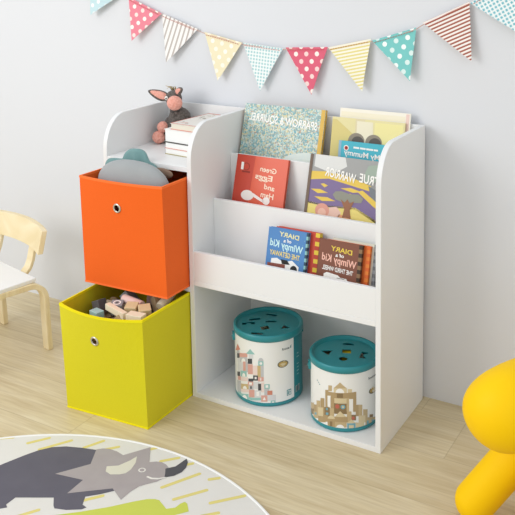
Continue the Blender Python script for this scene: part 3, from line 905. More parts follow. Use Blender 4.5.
make_book('picture_book', 'cream white book at the very back of top tier behind the pale yellow book', (-0.258, 0.2500, 0.6005), 0.219, 0.2470, 0.005, math.atan(0.1955), mat('cream_cover', 'f2ecdc', 0.5), paint_cream)
M_turq = mat('turquoise_cover', '41b4c6', 0.4)
def paint_mummy(mb, W, Hh, Tk):
    txt(mb, W, Hh, 'My Mummy', (0.10, 0.70, 0.72, 0.83), M_ink_white, 2, -0.006)
    for a, b in ((.26, .36), (.375, .47), (.48, .60), (.61, .68)):
        pol(mb, W, Hh, [(a, .885-.02*a), (b, .885-.02*b), (b, .918-.02*b), (a, .918-.02*a)], M_ink_white, 2)
    ell(mb, W, Hh, .135, .875, 0.0080, 0.0080, M_ink_white, 2)
    ell(mb, W, Hh, .135, .875, 0.0055, 0.0055, mat('red_print', 'c2392b', 0.45), 3)
    ell(mb, W, Hh, .135, .875, 0.0022, 0.0022, M_black, 4)
    pol(mb, W, Hh, [(0, 0), (.045, 0), (.045, 1), (0, 1)], mat('pale_blue_print', '8fb6cc', 0.45), 1)
    ell(mb, W, Hh, .93, .74, 0.007, 0.006, mat('violet_print', '8a63b0', 0.45), 3)
    ell(mb, W, Hh, .5, .40, 0.05, 0.02, mat('pale_print', 'd5dcd6', 0.4), 1)
make_book('picture_book', 'small turquoise book with white title, right end of top tier', (-0.241, 0.2235, 0.6005), 0.181, 0.1585, 0.006, math.atan(0.19), M_turq, paint_mummy)

# middle tier
M_red = mat('red_cover', 'd9532f', 0.33, spec=0.5)
def paint_red(mb, W, Hh, Tk):
    pol(mb, W, Hh, [(0, 0), (.30, 0), (.36, 1), (0, 1)], mat('deep_red_off_glare', 'c4432f', 0.38), 1)  # left side darker: glare is painted into the orange-red of the rest
    dn_ = mat('dark_red_print', '8e2f22', 0.5)
    ell(mb, W, Hh, .205, .845, 0.0115, 0.0115, dn_, 2)
    ell(mb, W, Hh, .205, .845, 0.0095, 0.0095, mat('deep_red_off_glare', 'c4432f', 0.38), 3)
    pol(mb, W, Hh, [(.10, .80), (.15, .80), (.15, .90), (.10, .90)], M_ink_white, 3)
    pol(mb, W, Hh, [(.13, .765), (.29, .765), (.29, .785), (.13, .785)], dn_, 2)
    for s, b in (('Green', (.48, .80, .80, .87)), ('Eggs', (.40, .675, .74, .77)), ('and', (.60, .575, .80, .645)), ('Ham', (.55, .465, .80, .54))):
        txt(mb, W, Hh, s, b, mat('cream_ink', 'f7ddc6', 0.45), 2, -0.004)
    # plain plate shape
    ell(mb, W, Hh, .29, .47, 0.022, 0.015, mat('plate_print', 'f0e9e2', 0.45), 2)
    pol(mb, W, Hh, [(.38, .47), (.62, .40), (.62, .435), (.40, .51)], mat('plate_print', 'f0e9e2', 0.45), 3)
    ell(mb, W, Hh, .67, .43, 0.012, 0.011, mat('plate_print', 'f0e9e2', 0.45), 3)
make_book('picture_book', 'red picture book with white title, left end of middle tier', (-0.5480, 0.1265, 0.4805), 0.176, 0.2245, 0.011, math.atan(0.285), M_red, paint_red, None, mat('red_spine', 'c9431f', 0.45))
def paint_true(mb, W, Hh, Tk):
    g = mat('dusk_grey_print', '9a9a98', 0.4); y = mat('gold_print', 'e0bf4a', 0.42); p = mat('purple_print', '77648f', 0.42)
    o = mat('amber_print', 'd9a83e', 0.42)
    R = lambda pts, m, l: pol(mb, W, Hh, pts, m, l)
    R([(0, 0), (.035, 0), (.035, 1), (0, 1)], mat('brown_edge_print', '6d5a4a', 0.45), 6)
    R([(0, .80), (.3, .83), (.6, .80), (1, .84), (1, 1), (0, 1)], g, 1)
    R([(.06, .86), (.3, .80), (.45, .90), (.42, 1), (.06, 1)], mat('mist_print', 'd6d6d2', 0.4), 2)
    R([(.68, .74), (.78, .76), (.88, .85), (.80, .96), (.70, .94), (.66, .84)], mat('sage_print', '98a898', 0.4), 3)
    R([(0, .70), (.25, .74), (.5, .70), (.75, .66), (.75, .72), (.5, .79), (.25, .82), (0, .80)], y, 1)
    R([(0, .44), (.3, .42), (.6, .44), (.9, .30), (1, .30), (1, .60), (.75, .66), (.5, .70), (.25, .74), (0, .70)], p, 1)
    R([(.05, .60), (.14, .56), (.26, .58), (.16, .61)], y, 2)
    R([(.10, .52), (.2, .48), (.36, .50), (.26, .53)], y, 2)
    R([(.16, .67), (.21, .635), (.25, .66), (.2, .68)], y, 2)
    R([(.40, .65), (.55, .62), (.66, .64), (.52, .67)], y, 2)
    R([(.45, .59), (.56, .57), (.62, .59), (.52, .605)], y, 2)
    R([(.60, .64), (.80, .50), (1, .40), (1, .44), (.82, .56), (.66, .66)], y, 3)
    R([(.72, .72), (.86, .66), (1, .60), (1, .44), (.86, .53), (.76, .60)], mat('slate_print', '6f757a', 0.4), 4)
    R([(0, .25), (.3, .30), (.6, .32), (1, .22), (1, .32), (.9, .33), (.6, .46), (.3, .44), (0, .46)], mat('pale_gold_print', 'e6d374', 0.42), 1)
    R([(0, 0), (1, 0), (1, .26), (.6, .33), (.3, .31), (0, .27)], o, 1)
    R([(.38, .28), (.55, .30), (.56, .36), (.42, .36)], mat('rose_gold_print', 'd99a6a', 0.42), 2)
    br = mat('trunk_print', '94603f', 0.45)
    R([(.46, .33), (.50, .34), (.56, .33), (.54, .42), (.58, .53), (.53, .50), (.50, .54), (.47, .50), (.42, .53), (.475, .43)], br, 5)
    R([(.32, .57), (.36, .52), (.44, .50), (.55, .51), (.66, .52), (.68, .57), (.62, .61), (.52, .60), (.42, .62), (.35, .61)], mat('canopy_print', '8a8a7c', 0.45), 4)
    # a plain rosy round
    ell(mb, W, Hh, .215, .375, 0.022, 0.020, mat('rosy_print', 'dc9a86', 0.42), 3)
    ell(mb, W, Hh, .215, .35, 0.013, 0.013, mat('blush_print', 'eab9a4', 0.42), 4)
    R([(.28, .32), (.40, .30), (.44, .38), (.38, .44), (.30, .42)], mat('pink_print', 'e6bfae', 0.42), 2)
    txt(mb, W, Hh, 'WARRIOR', (.20, .745, .57, .85), M_ink_white, 7, -0.012)
    txt(mb, W, Hh, 'TRUE', (.61, .735, .84, .835), M_ink_white, 7, -0.006)
make_book('picture_book', 'sunset landscape picture book with tree, right end of middle tier', (-0.305, 0.1325, 0.4805), 0.262, 0.2505, 0.009, math.atan(0.285), mat('grey_cover', '8f8f8c', 0.38), paint_true)

# lower tier: diaries with banded spines
def checks(mb, W, Hh, u0, u1, a, b, rows=16, y=-0.0003, side=None):
    for i in range(rows):
        z0 = Hh*i/rows; z1 = Hh*(i+1)/rows
        mb.poly([(u0, y, z0), (u1, y, z0), (u1, y, z1), (u0, y, z1)], a if i % 2 else b)
        if side:
            mb.poly([(W+0.0003, 0, z0), (W+0.0003, side, z0), (W+0.0003, side, z1), (W+0.0003, 0, z1)], a if i % 2 else b)
def paint_blue(mb, W, Hh, Tk):
    checks(mb, W, Hh, W*.955, W, mat('navy_print', '2d4c5e', 0.45), mat('seafoam_print', '8cc0bd', 0.45), 18, side=Tk*0.6)
    txt(mb, W, Hh, 'DIARY', (.28, .872, .78, .945), mat('lemon_ink', 'e9e3a8', 0.45), 2, -0.004)
    txt(mb, W, Hh, 'of a', (.40, .795, .60, .85), M_ink_white, 2)
    txt(mb, W, Hh, 'Wimpy Kid', (.07, .655, .90, .80), mat('sky_ink', 'c9ecec', 0.45), 2, -0.010)
    txt(mb, W, Hh, 'THE GETAWAY', (.08, .565, .84, .645), mat('gold_ink', 'f0d774', 0.45), 2, -0.004)
    pol(mb, W, Hh, [(.12, .30), (.84, .30), (.84, .46), (.66, .54), (.45, .49), (.28, .54), (.14, .52)], M_ink_white, 2)
    pol(mb, W, Hh, [(.05, .30), (.50, .32), (.50, .46), (.05, .45)], mat('russet_print', '8a4a3c', 0.45), 3)
    pol(mb, W, Hh, [(.42, .46), (.62, .47), (.54, .53), (.38, .53)], M_black, 3)
    ell(mb, W, Hh, .72, .40, 0.011, 0.012, M_black, 3)
    for i in range(16):
        r = random.Random(i)
        ell(mb, W, Hh, r.uniform(.72, .93), r.uniform(.3, .9), 0.0011, 0.0011, mat('seafoam_print', '8cc0bd', 0.45), 2, 8)
M_r = mat('band_red', 'b8402a', 0.45); M_y = mat('band_yellow', 'e3c53c', 0.45)
def paint_band(mb, W, Hh, Tk):
    checks(mb, W, Hh, W-0.013, W, M_r, M_y, 15, side=Tk)
def paint_brown(mb, W, Hh, Tk):
    checks(mb, W, Hh, W*.925, W, mat('dark_brown_print', '3d2a1c', 0.5), mat('khaki_print', '8a6a48', 0.5), 16, side=Tk*0.6)
    txt(mb, W, Hh, 'DIARY', (.28, .835, .78, .91), mat('yellow_ink', 'e7c94a', 0.45), 2, -0.004)
    txt(mb, W, Hh, 'of a', (.40, .76, .60, .815), M_ink_white, 2)
    txt(mb, W, Hh, 'Wimpy Kid', (.09, .615, .90, .765), mat('salmon_ink', 'f0b9a6', 0.45), 2, -0.010)
    txt(mb, W, Hh, 'THE THIRD WHEEL', (.12, .525, .84, .595), M_ink_white, 2, -0.004)
    pol(mb, W, Hh, [(.17, .2), (.76, .2), (.76, .40), (.70, .45), (.56, .45), (.50, .48), (.24, .50), (.17, .47)], M_ink_white, 2)
    for a, b in ((.48, .66), (.46, .68)):
        pol(mb, W, Hh, [(a, .435 if a > .47 else .395), (b, .435 if a > .47 else .395), (b, .442 if a > .47 else .402), (a, .442 if a > .47 else .402)], M_black, 3)
def paint_orange(mb, W, Hh, Tk):
    checks(mb, W, Hh, W-0.010, W, mat('band_orange', 'e0641e', 0.45), mat('band_amber', 'e8822c', 0.45), 18, side=Tk)
def paint_grey(mb, W, Hh, Tk):
    checks(mb, W, Hh, W-0.008, W, mat('band_slate', '6a6d70', 0.5), mat('band_steel', '8d9194', 0.5), 18, side=Tk)
L1 = math.atan(0.24)
g1 = 'diaries leaning in the lowest tier'
F0 = 0.3588
make_book('diary_book', 'blue diary with mirrored white lettering, front left of lowest tier', (-0.3690, 0.0265, F0), 0.126, 0.180, 0.014, L1, mat('blue_cover', '4d84be', 0.4), paint_blue, g1)
make_book('diary_book', 'red diary with red and yellow banded spine, behind the blue diary', (-0.3530, 0.0412, F0), 0.138, 0.1790, 0.016, L1, mat('red_diary_cover', 'c8442e', 0.45), paint_band, g1)
make_book('diary_book', 'brown diary with mirrored yellow lettering, front right of lowest tier', (-0.2075, 0.0265, F0), 0.127, 0.172, 0.012, L1, mat('brown_cover', '7d4a36', 0.45), paint_brown, g1)
make_book('diary_book', 'orange spined diary directly behind the brown diary', (-0.1930, 0.0391, F0), 0.1305, 0.1685, 0.010, L1, mat('orange_diary_cover', 'e06a2a', 0.45), paint_orange, g1)
make_book('diary_book', 'grey spined diary rearmost behind the brown and orange diaries', (-0.1800, 0.0497, F0), 0.1315, 0.1715, 0.008, L1, mat('pale_diary_cover', 'd7d9c8', 0.45), paint_grey, g1)

# stack of lying books beside the donkey
def lying(label, z, Tk, W, Dp, fl, rot, cover, paint=None):
    t = thing('stacked_book', label, 'book', (fl[0], fl[1], z), (0, 0, rot), 'books stacked on the bookcase top')
    mb = MB()
    c = 0.0016
    mb.box((0, 0, 0), (W, Dp, c), cover[0])
    mb.box((0, 0, Tk-c), (W, Dp, Tk), cover[1])
    mb.box((0, Dp-c, c), (W, Dp, Tk-c), cover[1])
    if paint: paint(mb, W, Dp, Tk)
    mb.build('cover', t, None, None, 0, False)
    mb = MB(); mb.box((0.0025, 0.002, c), (W-0.0025, Dp-c, Tk-c), M_pages if len(cover) < 3 else cover[2])
    mb.build('pages', t)
    return t
wc = mat('white_card', 'f3f2ee', 0.5); dc = mat('dark_card', '4f4c48', 0.5); ol = mat('olive_card', 'a89a5c', 0.5); pk = mat('coral_card', 'd88878', 0.5)
wp = mat('white_pages', 'f4f3ef', 0.8)
Z = 0.6917
lying('thin white book at the bottom of the stack beside the donkey', Z, 0.0178, 0.134, 0.185, (-0.757, 0.102), -0.10, (ol, wc, wp)); Z += 0.0180
lying('thin white book second from bottom of the stack, dark upper cover', Z, 0.0198, 0.134, 0.185, (-0.757, 0.101), -0.10, (pk, dc, wp)); Z += 0.0200
lying('thick white book second from top of the stack beside the donkey', Z, 0.0395, 0.134, 0.185, (-0.757, 0.101), -0.10, (dc, wc, wp)); Z += 0.0397
def paint_top(mb, W, Dp, Tk):
    z = Tk+0.0003
    red = mat('coral_red_ink', 'd9604e', 0.5); oli = mat('olive_ink', '8f8a6e', 0.5)
    r = random.Random(3)
    for i in range(26):
        x = r.uniform(.08, .85)*W; y = r.uniform(.08, .9)*Dp; a = r.uniform(.004, .016); b = r.uniform(.0015, .004)
        mb.poly([(x, y, z), (x+a, y+b*.4, z), (x+a*.8, y+b*1.6, z), (x+a*.1, y+b, z)], r.choice((red, oli, oli)))
    for (x0, y0, x1, y1) in ((0, 0, W, .004), (0, 0, .003, Dp), (0, Dp-.006, W, Dp)):
        mb.poly([(x0, y0, z), (x1, y0, z), (x1, y1, z), (x0, y1, z)], red)
lying('red edged picture book with doodled white cover on top of the stack', Z, 0.0190, 0.115, 0.180, (-0.736, 0.104), -0.09, (pk, mat('coral_edge', 'e6e2da', 0.5)), paint_top)
STACK_TOP = Z+0.019

# ------------------------------------------------------------------ crochet donkey
dk = thing('toy_donkey', 'grey crochet toy donkey with pink muzzle, slumped behind the stacked books', 'plush toy', (-0.835, 0.245, 0.6917))
yg = yarn_material('grey_yarn', '7a726c', '4f4945')
yp = yarn_material('pink_yarn', 'f8b9a8', 'e39a88')
yy = yarn_material('straw_yarn', 'cdb98e', 'a08a5c')
ox, oy, oz = -0.835, 0.245, 0.6917
def L(x, y, z): return (x-ox, y-oy, z-oz)
mb = MB()
mb.ball(L(-0.818, 0.250, 0.735), (0.040, 0.040, 0.0425), yg, 28, 18)
mb.ball(L(-0.812, 0.252, 0.770), (0.036, 0.036, 0.036), yg, 28, 18)
mb.ball(L(-0.836, 0.255, 0.738), (0.036, 0.036, 0.042), yg, 28, 18)
mb.tube([L(-0.818, 0.245, 0.795), L(-0.822, 0.238, 0.82)], [0.022, 0.018], yg, 16)
for pts in ([(-0.832, 0.235, 0.72), (-0.848, 0.222, 0.716), (-0.857, 0.206, 0.7145)], [(-0.826, 0.238, 0.745), (-0.838, 0.226, 0.745), (-0.846, 0.216, 0.745)]):
    mb.tube([L(*p) for p in pts], [0.019, 0.017, 0.015], yg, 16)
mb.build('body', dk)
for p, r in (((-0.859, 0.201, 0.7133), 0.0212), ((-0.848, 0.209, 0.746), 0.0185)):
    mb = MB(); mb.ball(L(*p), (r, r, r*0.98), yp, 24, 16); tag(mb.build('hoof', dk), 'pink yarn hoof')
mb = MB(); mb.ball(L(-0.822, 0.236, 0.837), (0.027, 0.026, 0.026), yg, 28, 18); mb.build('head', dk)
mb = MB(); mb.ball(L(-0.801, 0.213, 0.8265), (0.0255, 0.023, 0.0235), yp, 28, 18); tag(mb.build('muzzle', dk), 'pink yarn muzzle')
def ear(base, tip, wid, nrm, name):
    b = Vector(base); t_ = Vector(tip); ax = (t_-b); ln = ax.length; ax.normalize()
    nv = Vector(nrm); nv = (nv-ax*nv.dot(ax)).normalized(); sv = ax.cross(nv)
    M = Matrix((sv, ax, nv)).transposed().to_4x4()
    M.translation = (b+t_)/2
    mb = MB()
    mb.ball((0, 0, 0), (wid, ln/2, 0.006), yg, 24, 14, M, lambda d: Vector((d.x*(1-0.35*d.y), d.y, d.z-0.3*d.x*d.x)))
    e = mb.build(name, dk)
    mb = MB()
    mb.ball((0, -0.002, 0.0035), (wid*0.72, ln/2*0.82, 0.004), yp, 20, 12, M, lambda d: Vector((d.x*(1-0.35*d.y), d.y, d.z-0.3*d.x*d.x)))
    q = mb.build('inner_ear', dk); q.parent = e
    tag(q, 'pink inner ear')
ear(L(-0.842, 0.235, 0.835), L(-0.911, 0.218, 0.858), 0.0165, (0.35, -0.8, 0.45), 'ear')
ear(L(-0.818, 0.240, 0.853), L(-0.778, 0.226, 0.871), 0.014, (0.1, -0.9, 0.45), 'ear')
mb = MB(); mb.ball(L(-0.8325, 0.2125, 0.8400), (0.0066, 0.0045, 0.0066), mat('white_felt', 'f4f2ec', 0.9), 14, 10)
mb.ball(L(-0.8310, 0.2084, 0.8398), (0.0028, 0.0016, 0.0028), M_black, 10, 8); mb.build('eye', dk)
mb = MB()
r = random.Random(5)
for i in range(14):
    a = r.uniform(-1, 1)
    mb.tube([L(-0.826+0.008*a, 0.244, 0.859), L(-0.828+0.013*a, 0.240, 0.868+r.uniform(0, .006)), L(-0.832+0.02*a, 0.233, 0.870+r.uniform(-.004, .007))], [0.0012, 0.0011, 0.0008], yy, 6)
tag(mb.build('mane', dk), 'straw coloured yarn tuft')

# ------------------------------------------------------------------ block buckets
PAL = {'g': 'c3c4c6', 'o': 'd38a74', 'k': '4b4e52', 'l': 'd9dadb', 'p': 'dba79b', 'q': 'ecd9d2', 't': '97c6c0', 'w': 'f3f2ee', 'y': 'cdb583',
       'a': 'b29a72', 'b': 'c4ae86', 'c': 'd8c8a2', 'd': '8c7654', 'r': 'c06a58', 'u': '74a9b8'}
def print_mat(k):
    return mat('tin_print_'+k, PAL[k], 0.35, spec=0.4)
def make_bucket(label, cx, cy, r, h, rl, prints, face, white, logo_x, badge, seed, mark):
    t = thing('block_bucket', label, 'bucket', (cx, cy, 0.0154), (0, 0, face))
    # local +y faces away from the viewer's side, -y is the front of the print
    def on_cyl(x, z, lay):
        a = -PI/2+math.asin(max(-0.99, min(0.99, x/r)))
        q = r+0.0004+0.00018*lay
        return (q*math.cos(a), q*math.sin(a), z)
    mb = MB()
    mb.lathe([(0, 0.0), (r-0.002, 0.0), (r+0.0008, 0.0025), (r+0.0008, 0.010), (r, 0.0115), (r, h-0.012), (r-0.0015, h-0.012), (r-0.0015, 0.003), (0, 0.003)], M_teal, 64)
    mb.build('tub', t)
    # printed paper wrap
    mb = MB()
    wm = mat('bucket_wrap', 'f1f1ee', 0.35, spec=0.45)
    a0, a1 = white
    n = 60
    vs, fs = [], []
    for i in range(n+1):
        a = -PI/2+math.radians(a0+(a1-a0)*i/n)
        for z in (0.0122, h-0.020):
            vs.append(((r+0.0004)*math.cos(a), (r+0.0004)*math.sin(a), z))
    for i in range(n):
        fs.append((2*i, 2*i+2, 2*i+3, 2*i+1))
    mb.add(vs, fs, wm, True)
    for k, (c, pts) in enumerate(prints):
        # slices, so the print follows the curve of the tub
        for P in strips(pts, 2.5):
            mb.poly([on_cyl(x/1000, max(z/1000, 0.0128), 1+k*0.06) for x, z in P], print_mat(c))
    dk_ = mat('wrap_ink', '4f5a5c', 0.4)
    write(mb, 'acool', (logo_x-0.0125, h-0.0475, logo_x+0.0085, h-0.0400), lambda u, v: on_cyl(u, v, 2), dk_, True)
    for s in (-1, 1):
        mb.poly([on_cyl(logo_x+0.0105+x, h-0.043+z, 2) for x, z in ((0, -0.004), (0.003, -0.001+0.002*s), (0.0035, 0.006), (0.0005, 0.002))], M_teal)
    bx, bz = badge
    for ra, rb, mm, ly in ((0.0155, 0.0105, mat('badge_grey', '6d6a5c', 0.4), 2), (0.0125, 0.0078, mat('badge_gold', 'c2a35c', 0.4), 3), (0.008, 0.0035, mat('badge_cream', 'd9c9a0', 0.4), 4)):
        mb.poly([on_cyl(bx+ra*math.cos(2*PI*i/24), bz+rb*math.sin(2*PI*i/24), ly) for i in range(24)], mm)
    if mark:
        mx, mz = mark
        sq_ = lambda x0, z0, x1, z1, mm, ly: mb.poly([on_cyl(mx+x, mz+z, ly) for x, z in ((x0, z0), (x1, z0), (x1, z1), (x0, z1))], mm)
        sq_(-.0062, -.0088, .0062, .0088, M_teal, 2)
        sq_(-.0045, -.0070, -.0005, .0065, wm, 3)
        sq_(-.0036, -.0050, -.0014, .0045, M_teal, 4)
        sq_(.0008, -.0070, .0045, -.0012, wm, 3)
        sq_(.0008, .0008, .0045, .0062, wm, 3)
    else:
        for k in range(3):
            x0 = -0.075+0.003*k
            mb.poly([on_cyl(x0+x, 0.128-0.004*k+z, 2) for x, z in ((0, 0), (.0035, -.001), (.0032, .0005), (.0005, .002))], M_teal)
    # the teal back of the wrap: small print and a barcode patch
    if mark:
        for k in range(7):
            aa = math.radians(57-90)
            z = h-0.075-0.0105*k
            ln = (0.009, 0.012, 0.0, 0.011, 0.009, 0.012, 0.010)[k]
            if ln:
                da = ln/r/2
                q = r+0.0005
                mb.poly([(q*math.cos(aa+x*da), q*math.sin(aa+x*da), z+y) for x, y in ((-1, 0), (1, 0), (1, .0022), (-1, .0022))], mat('pale_teal_ink', '9cc9cb', 0.4))
        aa = math.radians(56-90)
        q = r+0.0005
        mb.poly([(q*math.cos(aa+x), q*math.sin(aa+x), z) for x, z in ((-.11, 0.022), (.11, 0.022), (.11, 0.042), (-.11, 0.042))], mat('pale_grey_print', 'a9b3b3', 0.4))
        for k in range(8):
            x = -.09+.024*k
            mb.poly([((q+.0002)*math.cos(aa+u), (q+.0002)*math.sin(aa+u), z) for u, z in ((x, 0.024), (x+.011, 0.024), (x+.011, 0.040), (x, 0.040))], dk_)
    tag(mb.build('wrap', t, None, None, 0, False), 'white printed wrap with a castle of blocks')
    # lid with shape-sorting holes
    mb = MB()
    zl = h-0.0185
    mb.lathe([(r-0.0005, zl), (rl-0.0012, zl), (rl, zl+0.001), (rl, h-0.003), (rl-0.0025, h), (rl-0.006, h), (rl-0.0085, h-0.002), (rl-0.0105, h-0.0075), (rl-0.013, h-0.0085),
              (0, h-0.0085), (0, h-0.0105), (r-0.003, h-0.0105), (r-0.0005, h-0.0115), (r-0.0005, zl)], M_teal, 72)
    lid = mb.build('lid', t)
    holes = []
    rr = rl*0.55
    def hole(pts):
        cm = MB()
        cm.prism(pts, lambda a, b, t_: (a, b, t_), h-0.02, h+0.01, M_teal)
        cm_o = cm.build('cutter', t)
        cut(lid, cm_o)
    s = 0.0142
    def reg(cx_, cy_, pts, rot=0):
        c_, s_ = math.cos(rot), math.sin(rot)
        hole([(cx_+c_*a-s_*b, cy_+s_*a+c_*b) for a, b in pts])
    half = [(s*1.25*math.cos(PI*i/12), s*1.0*math.sin(PI*i/12)-s*.4) for i in range(13)]
    circ = [(s*0.85*math.cos(2*PI*i/20), s*0.85*math.sin(2*PI*i/20)) for i in range(20)]
    tri = [(-s, -s*.8), (s, -s*.8), (0, s*.9)]
    sqr = [(-s*.85, -s*.85), (s*.85, -s*.85), (s*.85, s*.85), (-s*.85, s*.85)]
    arc_ = [(-s*1.3, -s*.5), (-s*.6, -s*.5)]+[(s*.6*math.cos(PI-PI*i/8), -s*.5+s*.6*math.sin(PI-PI*i/8)) for i in range(1, 8)]+[(s*.6, -s*.5), (s*1.3, -s*.5), (s*1.3, s*.7), (-s*1.3, s*.7)]
    rect = [(-s*1.2, -s*.45), (s*1.2, -s*.45), (s*1.2, s*.45), (-s*1.2, s*.45)]
    k = r/0.0986
    if mark:
        reg(0.010*k, 0.060*k, rect, -0.35)
        reg(-0.040*k, 0.032*k, rect, 0.25)
        reg(-0.058*k, 0.004*k, arc_, 0.1)
        reg(0.008*k, 0.014*k, half, 0.0)
        reg(-0.010*k, -0.026*k, sqr, 0.25)
        reg(0.048*k, -0.022*k, tri, 0.15)
        reg(-0.032*k, -0.062*k, rect, -0.2)
    else:
        reg(0.012*k, 0.058*k, half, -0.15)
        reg(-0.050*k, 0.004*k, [(-s*1.3, s*.7), (s*.2, -s*1.1), (s*1.0, s*1.0)], 0.0)
        reg(0.006*k, 0.014*k, sqr, 0.0)
        reg(-0.004*k, -0.032*k, circ, 0.0)
        reg(0.056*k, -0.008*k, arc_, 1.3)
    for p_ in lid.data.polygons:
        if abs(p_.normal.z) > 0.97: p_.use_smooth = False
    # lug that held the carrying cord
    for a in (-84, 108):
        aa = math.radians(a)-PI/2
        M = Matrix.Translation((r*math.cos(aa), r*math.sin(aa), h-0.036)) @ Matrix.Rotation(aa, 4, 'Z')
        mb = MB()
        n = 14
        prof_ = [(-0.0095, 0.010), (0.0095, 0.010)]+[(0.0095*math.cos(-PI*i/n), -0.006+0.0085*math.sin(-PI*i/n)) for i in range(n+1)]
        mb.prism(prof_, lambda y, z, t_: (t_, y, z), -0.002, 0.007, M_teal, M)
        mb.lathe([(0, 0.007), (0.0032, 0.007), (0.0028, 0.009), (0, 0.0095)], mat('teal_rivet', '6fb3b6', 0.3), 14, M @ Matrix.Rotation(PI/2, 4, 'Y') @ Matrix.Translation((0.002, 0, 0)))
        mb.build('handle_lug', t, None, 0.0008)
    # the blocks inside, glimpsed through the lid
    cb = MB()
    rd = random.Random(seed)
    for i in range(34):
        a = rd.uniform(0, 2*PI); q = (r-0.028)*math.sqrt(rd.random())
        M = Matrix.Translation((q*math.cos(a), q*math.sin(a), h-0.047+rd.uniform(-.006, .006))) @ Euler((rd.uniform(-.4, .4), rd.uniform(-.4, .4), rd.uniform(0, 3))).to_matrix().to_4x4()
        cb.box((-.014, -.012, -.012), (.014, .012, .012), rd.choice([BM[0], BM[1], BM[3], BM[4], BM[7]]), M)
    if not mark:
        cb.box((-0.008, 0.004, h-0.036), (0.022, 0.036, h-0.0180), mat('block_yellow', 'e8c61e', 0.5))
    for z in (0.02, 0.05, 0.08, 0.11):
        if z > h-0.075: continue
        for i in range(9):
            a = 2*PI*i/9; q = (r-0.03) if i else 0
            cb.box((q*math.cos(a)-.014, q*math.sin(a)-.014, z-.016), (q*math.cos(a)+.014, q*math.sin(a)+.014, z+.030), BM[i % 5])
    o = cb.build('bucket_blocks', None, (cx, cy, 0.0154))
    o.rotation_euler = (0, 0, face)
    tag(o, 'wooden blocks filling the %s bucket, glimpsed through its lid' % ('taller pastel castle' if mark else 'shorter wooden castle'), 'toy blocks', None, 'stuff')
    return t
def facing(cx, cy):
    return math.atan2(-1.865-cy, 0.8064-cx)+PI/2
make_bucket('taller teal and white block bucket with pastel castle print, left in the lower bay', -0.4082, 0.1189, 0.0986, 0.2115, 0.1022, PRINT_PASTEL, facing(-0.4082, 0.1189), (-150, 46), 0.0500, (0.0395, 0.1235), 3, (0.0560, 0.0335))
make_bucket('shorter teal and white block bucket with wooden castle print, right in the lower bay', -0.1545, 0.1065, 0.0940, 0.1855, 0.0976, PRINT_WOOD, facing(-0.1545, 0.1065), (-150, 120), 0.0760, (0.0800, 0.1030), 9, None)

# ------------------------------------------------------------------ bunting on the wall
bu = thing('bunting', 'string of printed triangular pennants strung across the wall above the bookcase', 'bunting', (-0.45, 0.305, 1.01))
bo = Vector((-0.45, 0.305, 1.01))
FL = [
 ((-1.225, 1.223), (-1.084, 1.163), (-1.218, 1.089), ('dots', 'c3dde2', 'eef3f2', 'd9e9ea'), 'pale blue pennant with white dots'),
 ((-1.056, 1.153), (-0.919, 1.101), (-1.036, 1.007), ('dots', 'e98b9a', 'fdf6ec', 'f3c4c0'), 'pink pennant with white dots, left'),
 ((-0.916, 1.101), (-0.774, 1.055), (-0.893, 0.942), ('vstripe', 'f3f1ee', 'bfb6b0', None), 'white pennant with thin grey stripes'),
 ((-0.747, 1.046), (-0.605, 1.018), (-0.691, 0.895), ('dots', 'efe5c2', 'fbf7ea', 'f5eed8'), 'pale yellow pennant with white dots'),
 ((-0.602, 1.018), (-0.457, 1.007), (-0.535, 0.873), ('check', 'f3f5f3', 'a8d2d4', None), 'white pennant with fine aqua checks'),
 ((-0.449, 1.010), (-0.305, 1.018), (-0.355, 0.874), ('dots', 'df6a80', 'fbf0e8', 'f0b4b4'), 'red pennant with white dots, centre'),
 ((-0.304, 1.017), (-0.167, 1.048), (-0.188, 0.896), ('hstripe', 'f6f2e2', 'e6d98c', None), 'cream pennant with yellow stripes'),
 ((-0.163, 1.043), (-0.030, 1.085), (-0.041, 0.936), ('dots', '7fcac6', 'f4faf6', 'b8e0dc'), 'turquoise pennant with white dots'),
 ((-0.011, 1.099), (0.120, 1.160), (0.134, 1.001), ('hstripe', 'f4ece6', 'a5604f', None), 'white pennant with brown red stripes'),
 ((0.122, 1.156), (0.243, 1.231), (0.287, 1.063), ('check', 'f1f5f4', '7fbfca', None), 'white pennant with blue checks'),
]
M_stitch = mat('red_stitching', 'c4695a', 0.8)
M_cord = mat('cord_twine', 'c9a294', 0.9)
cord = []
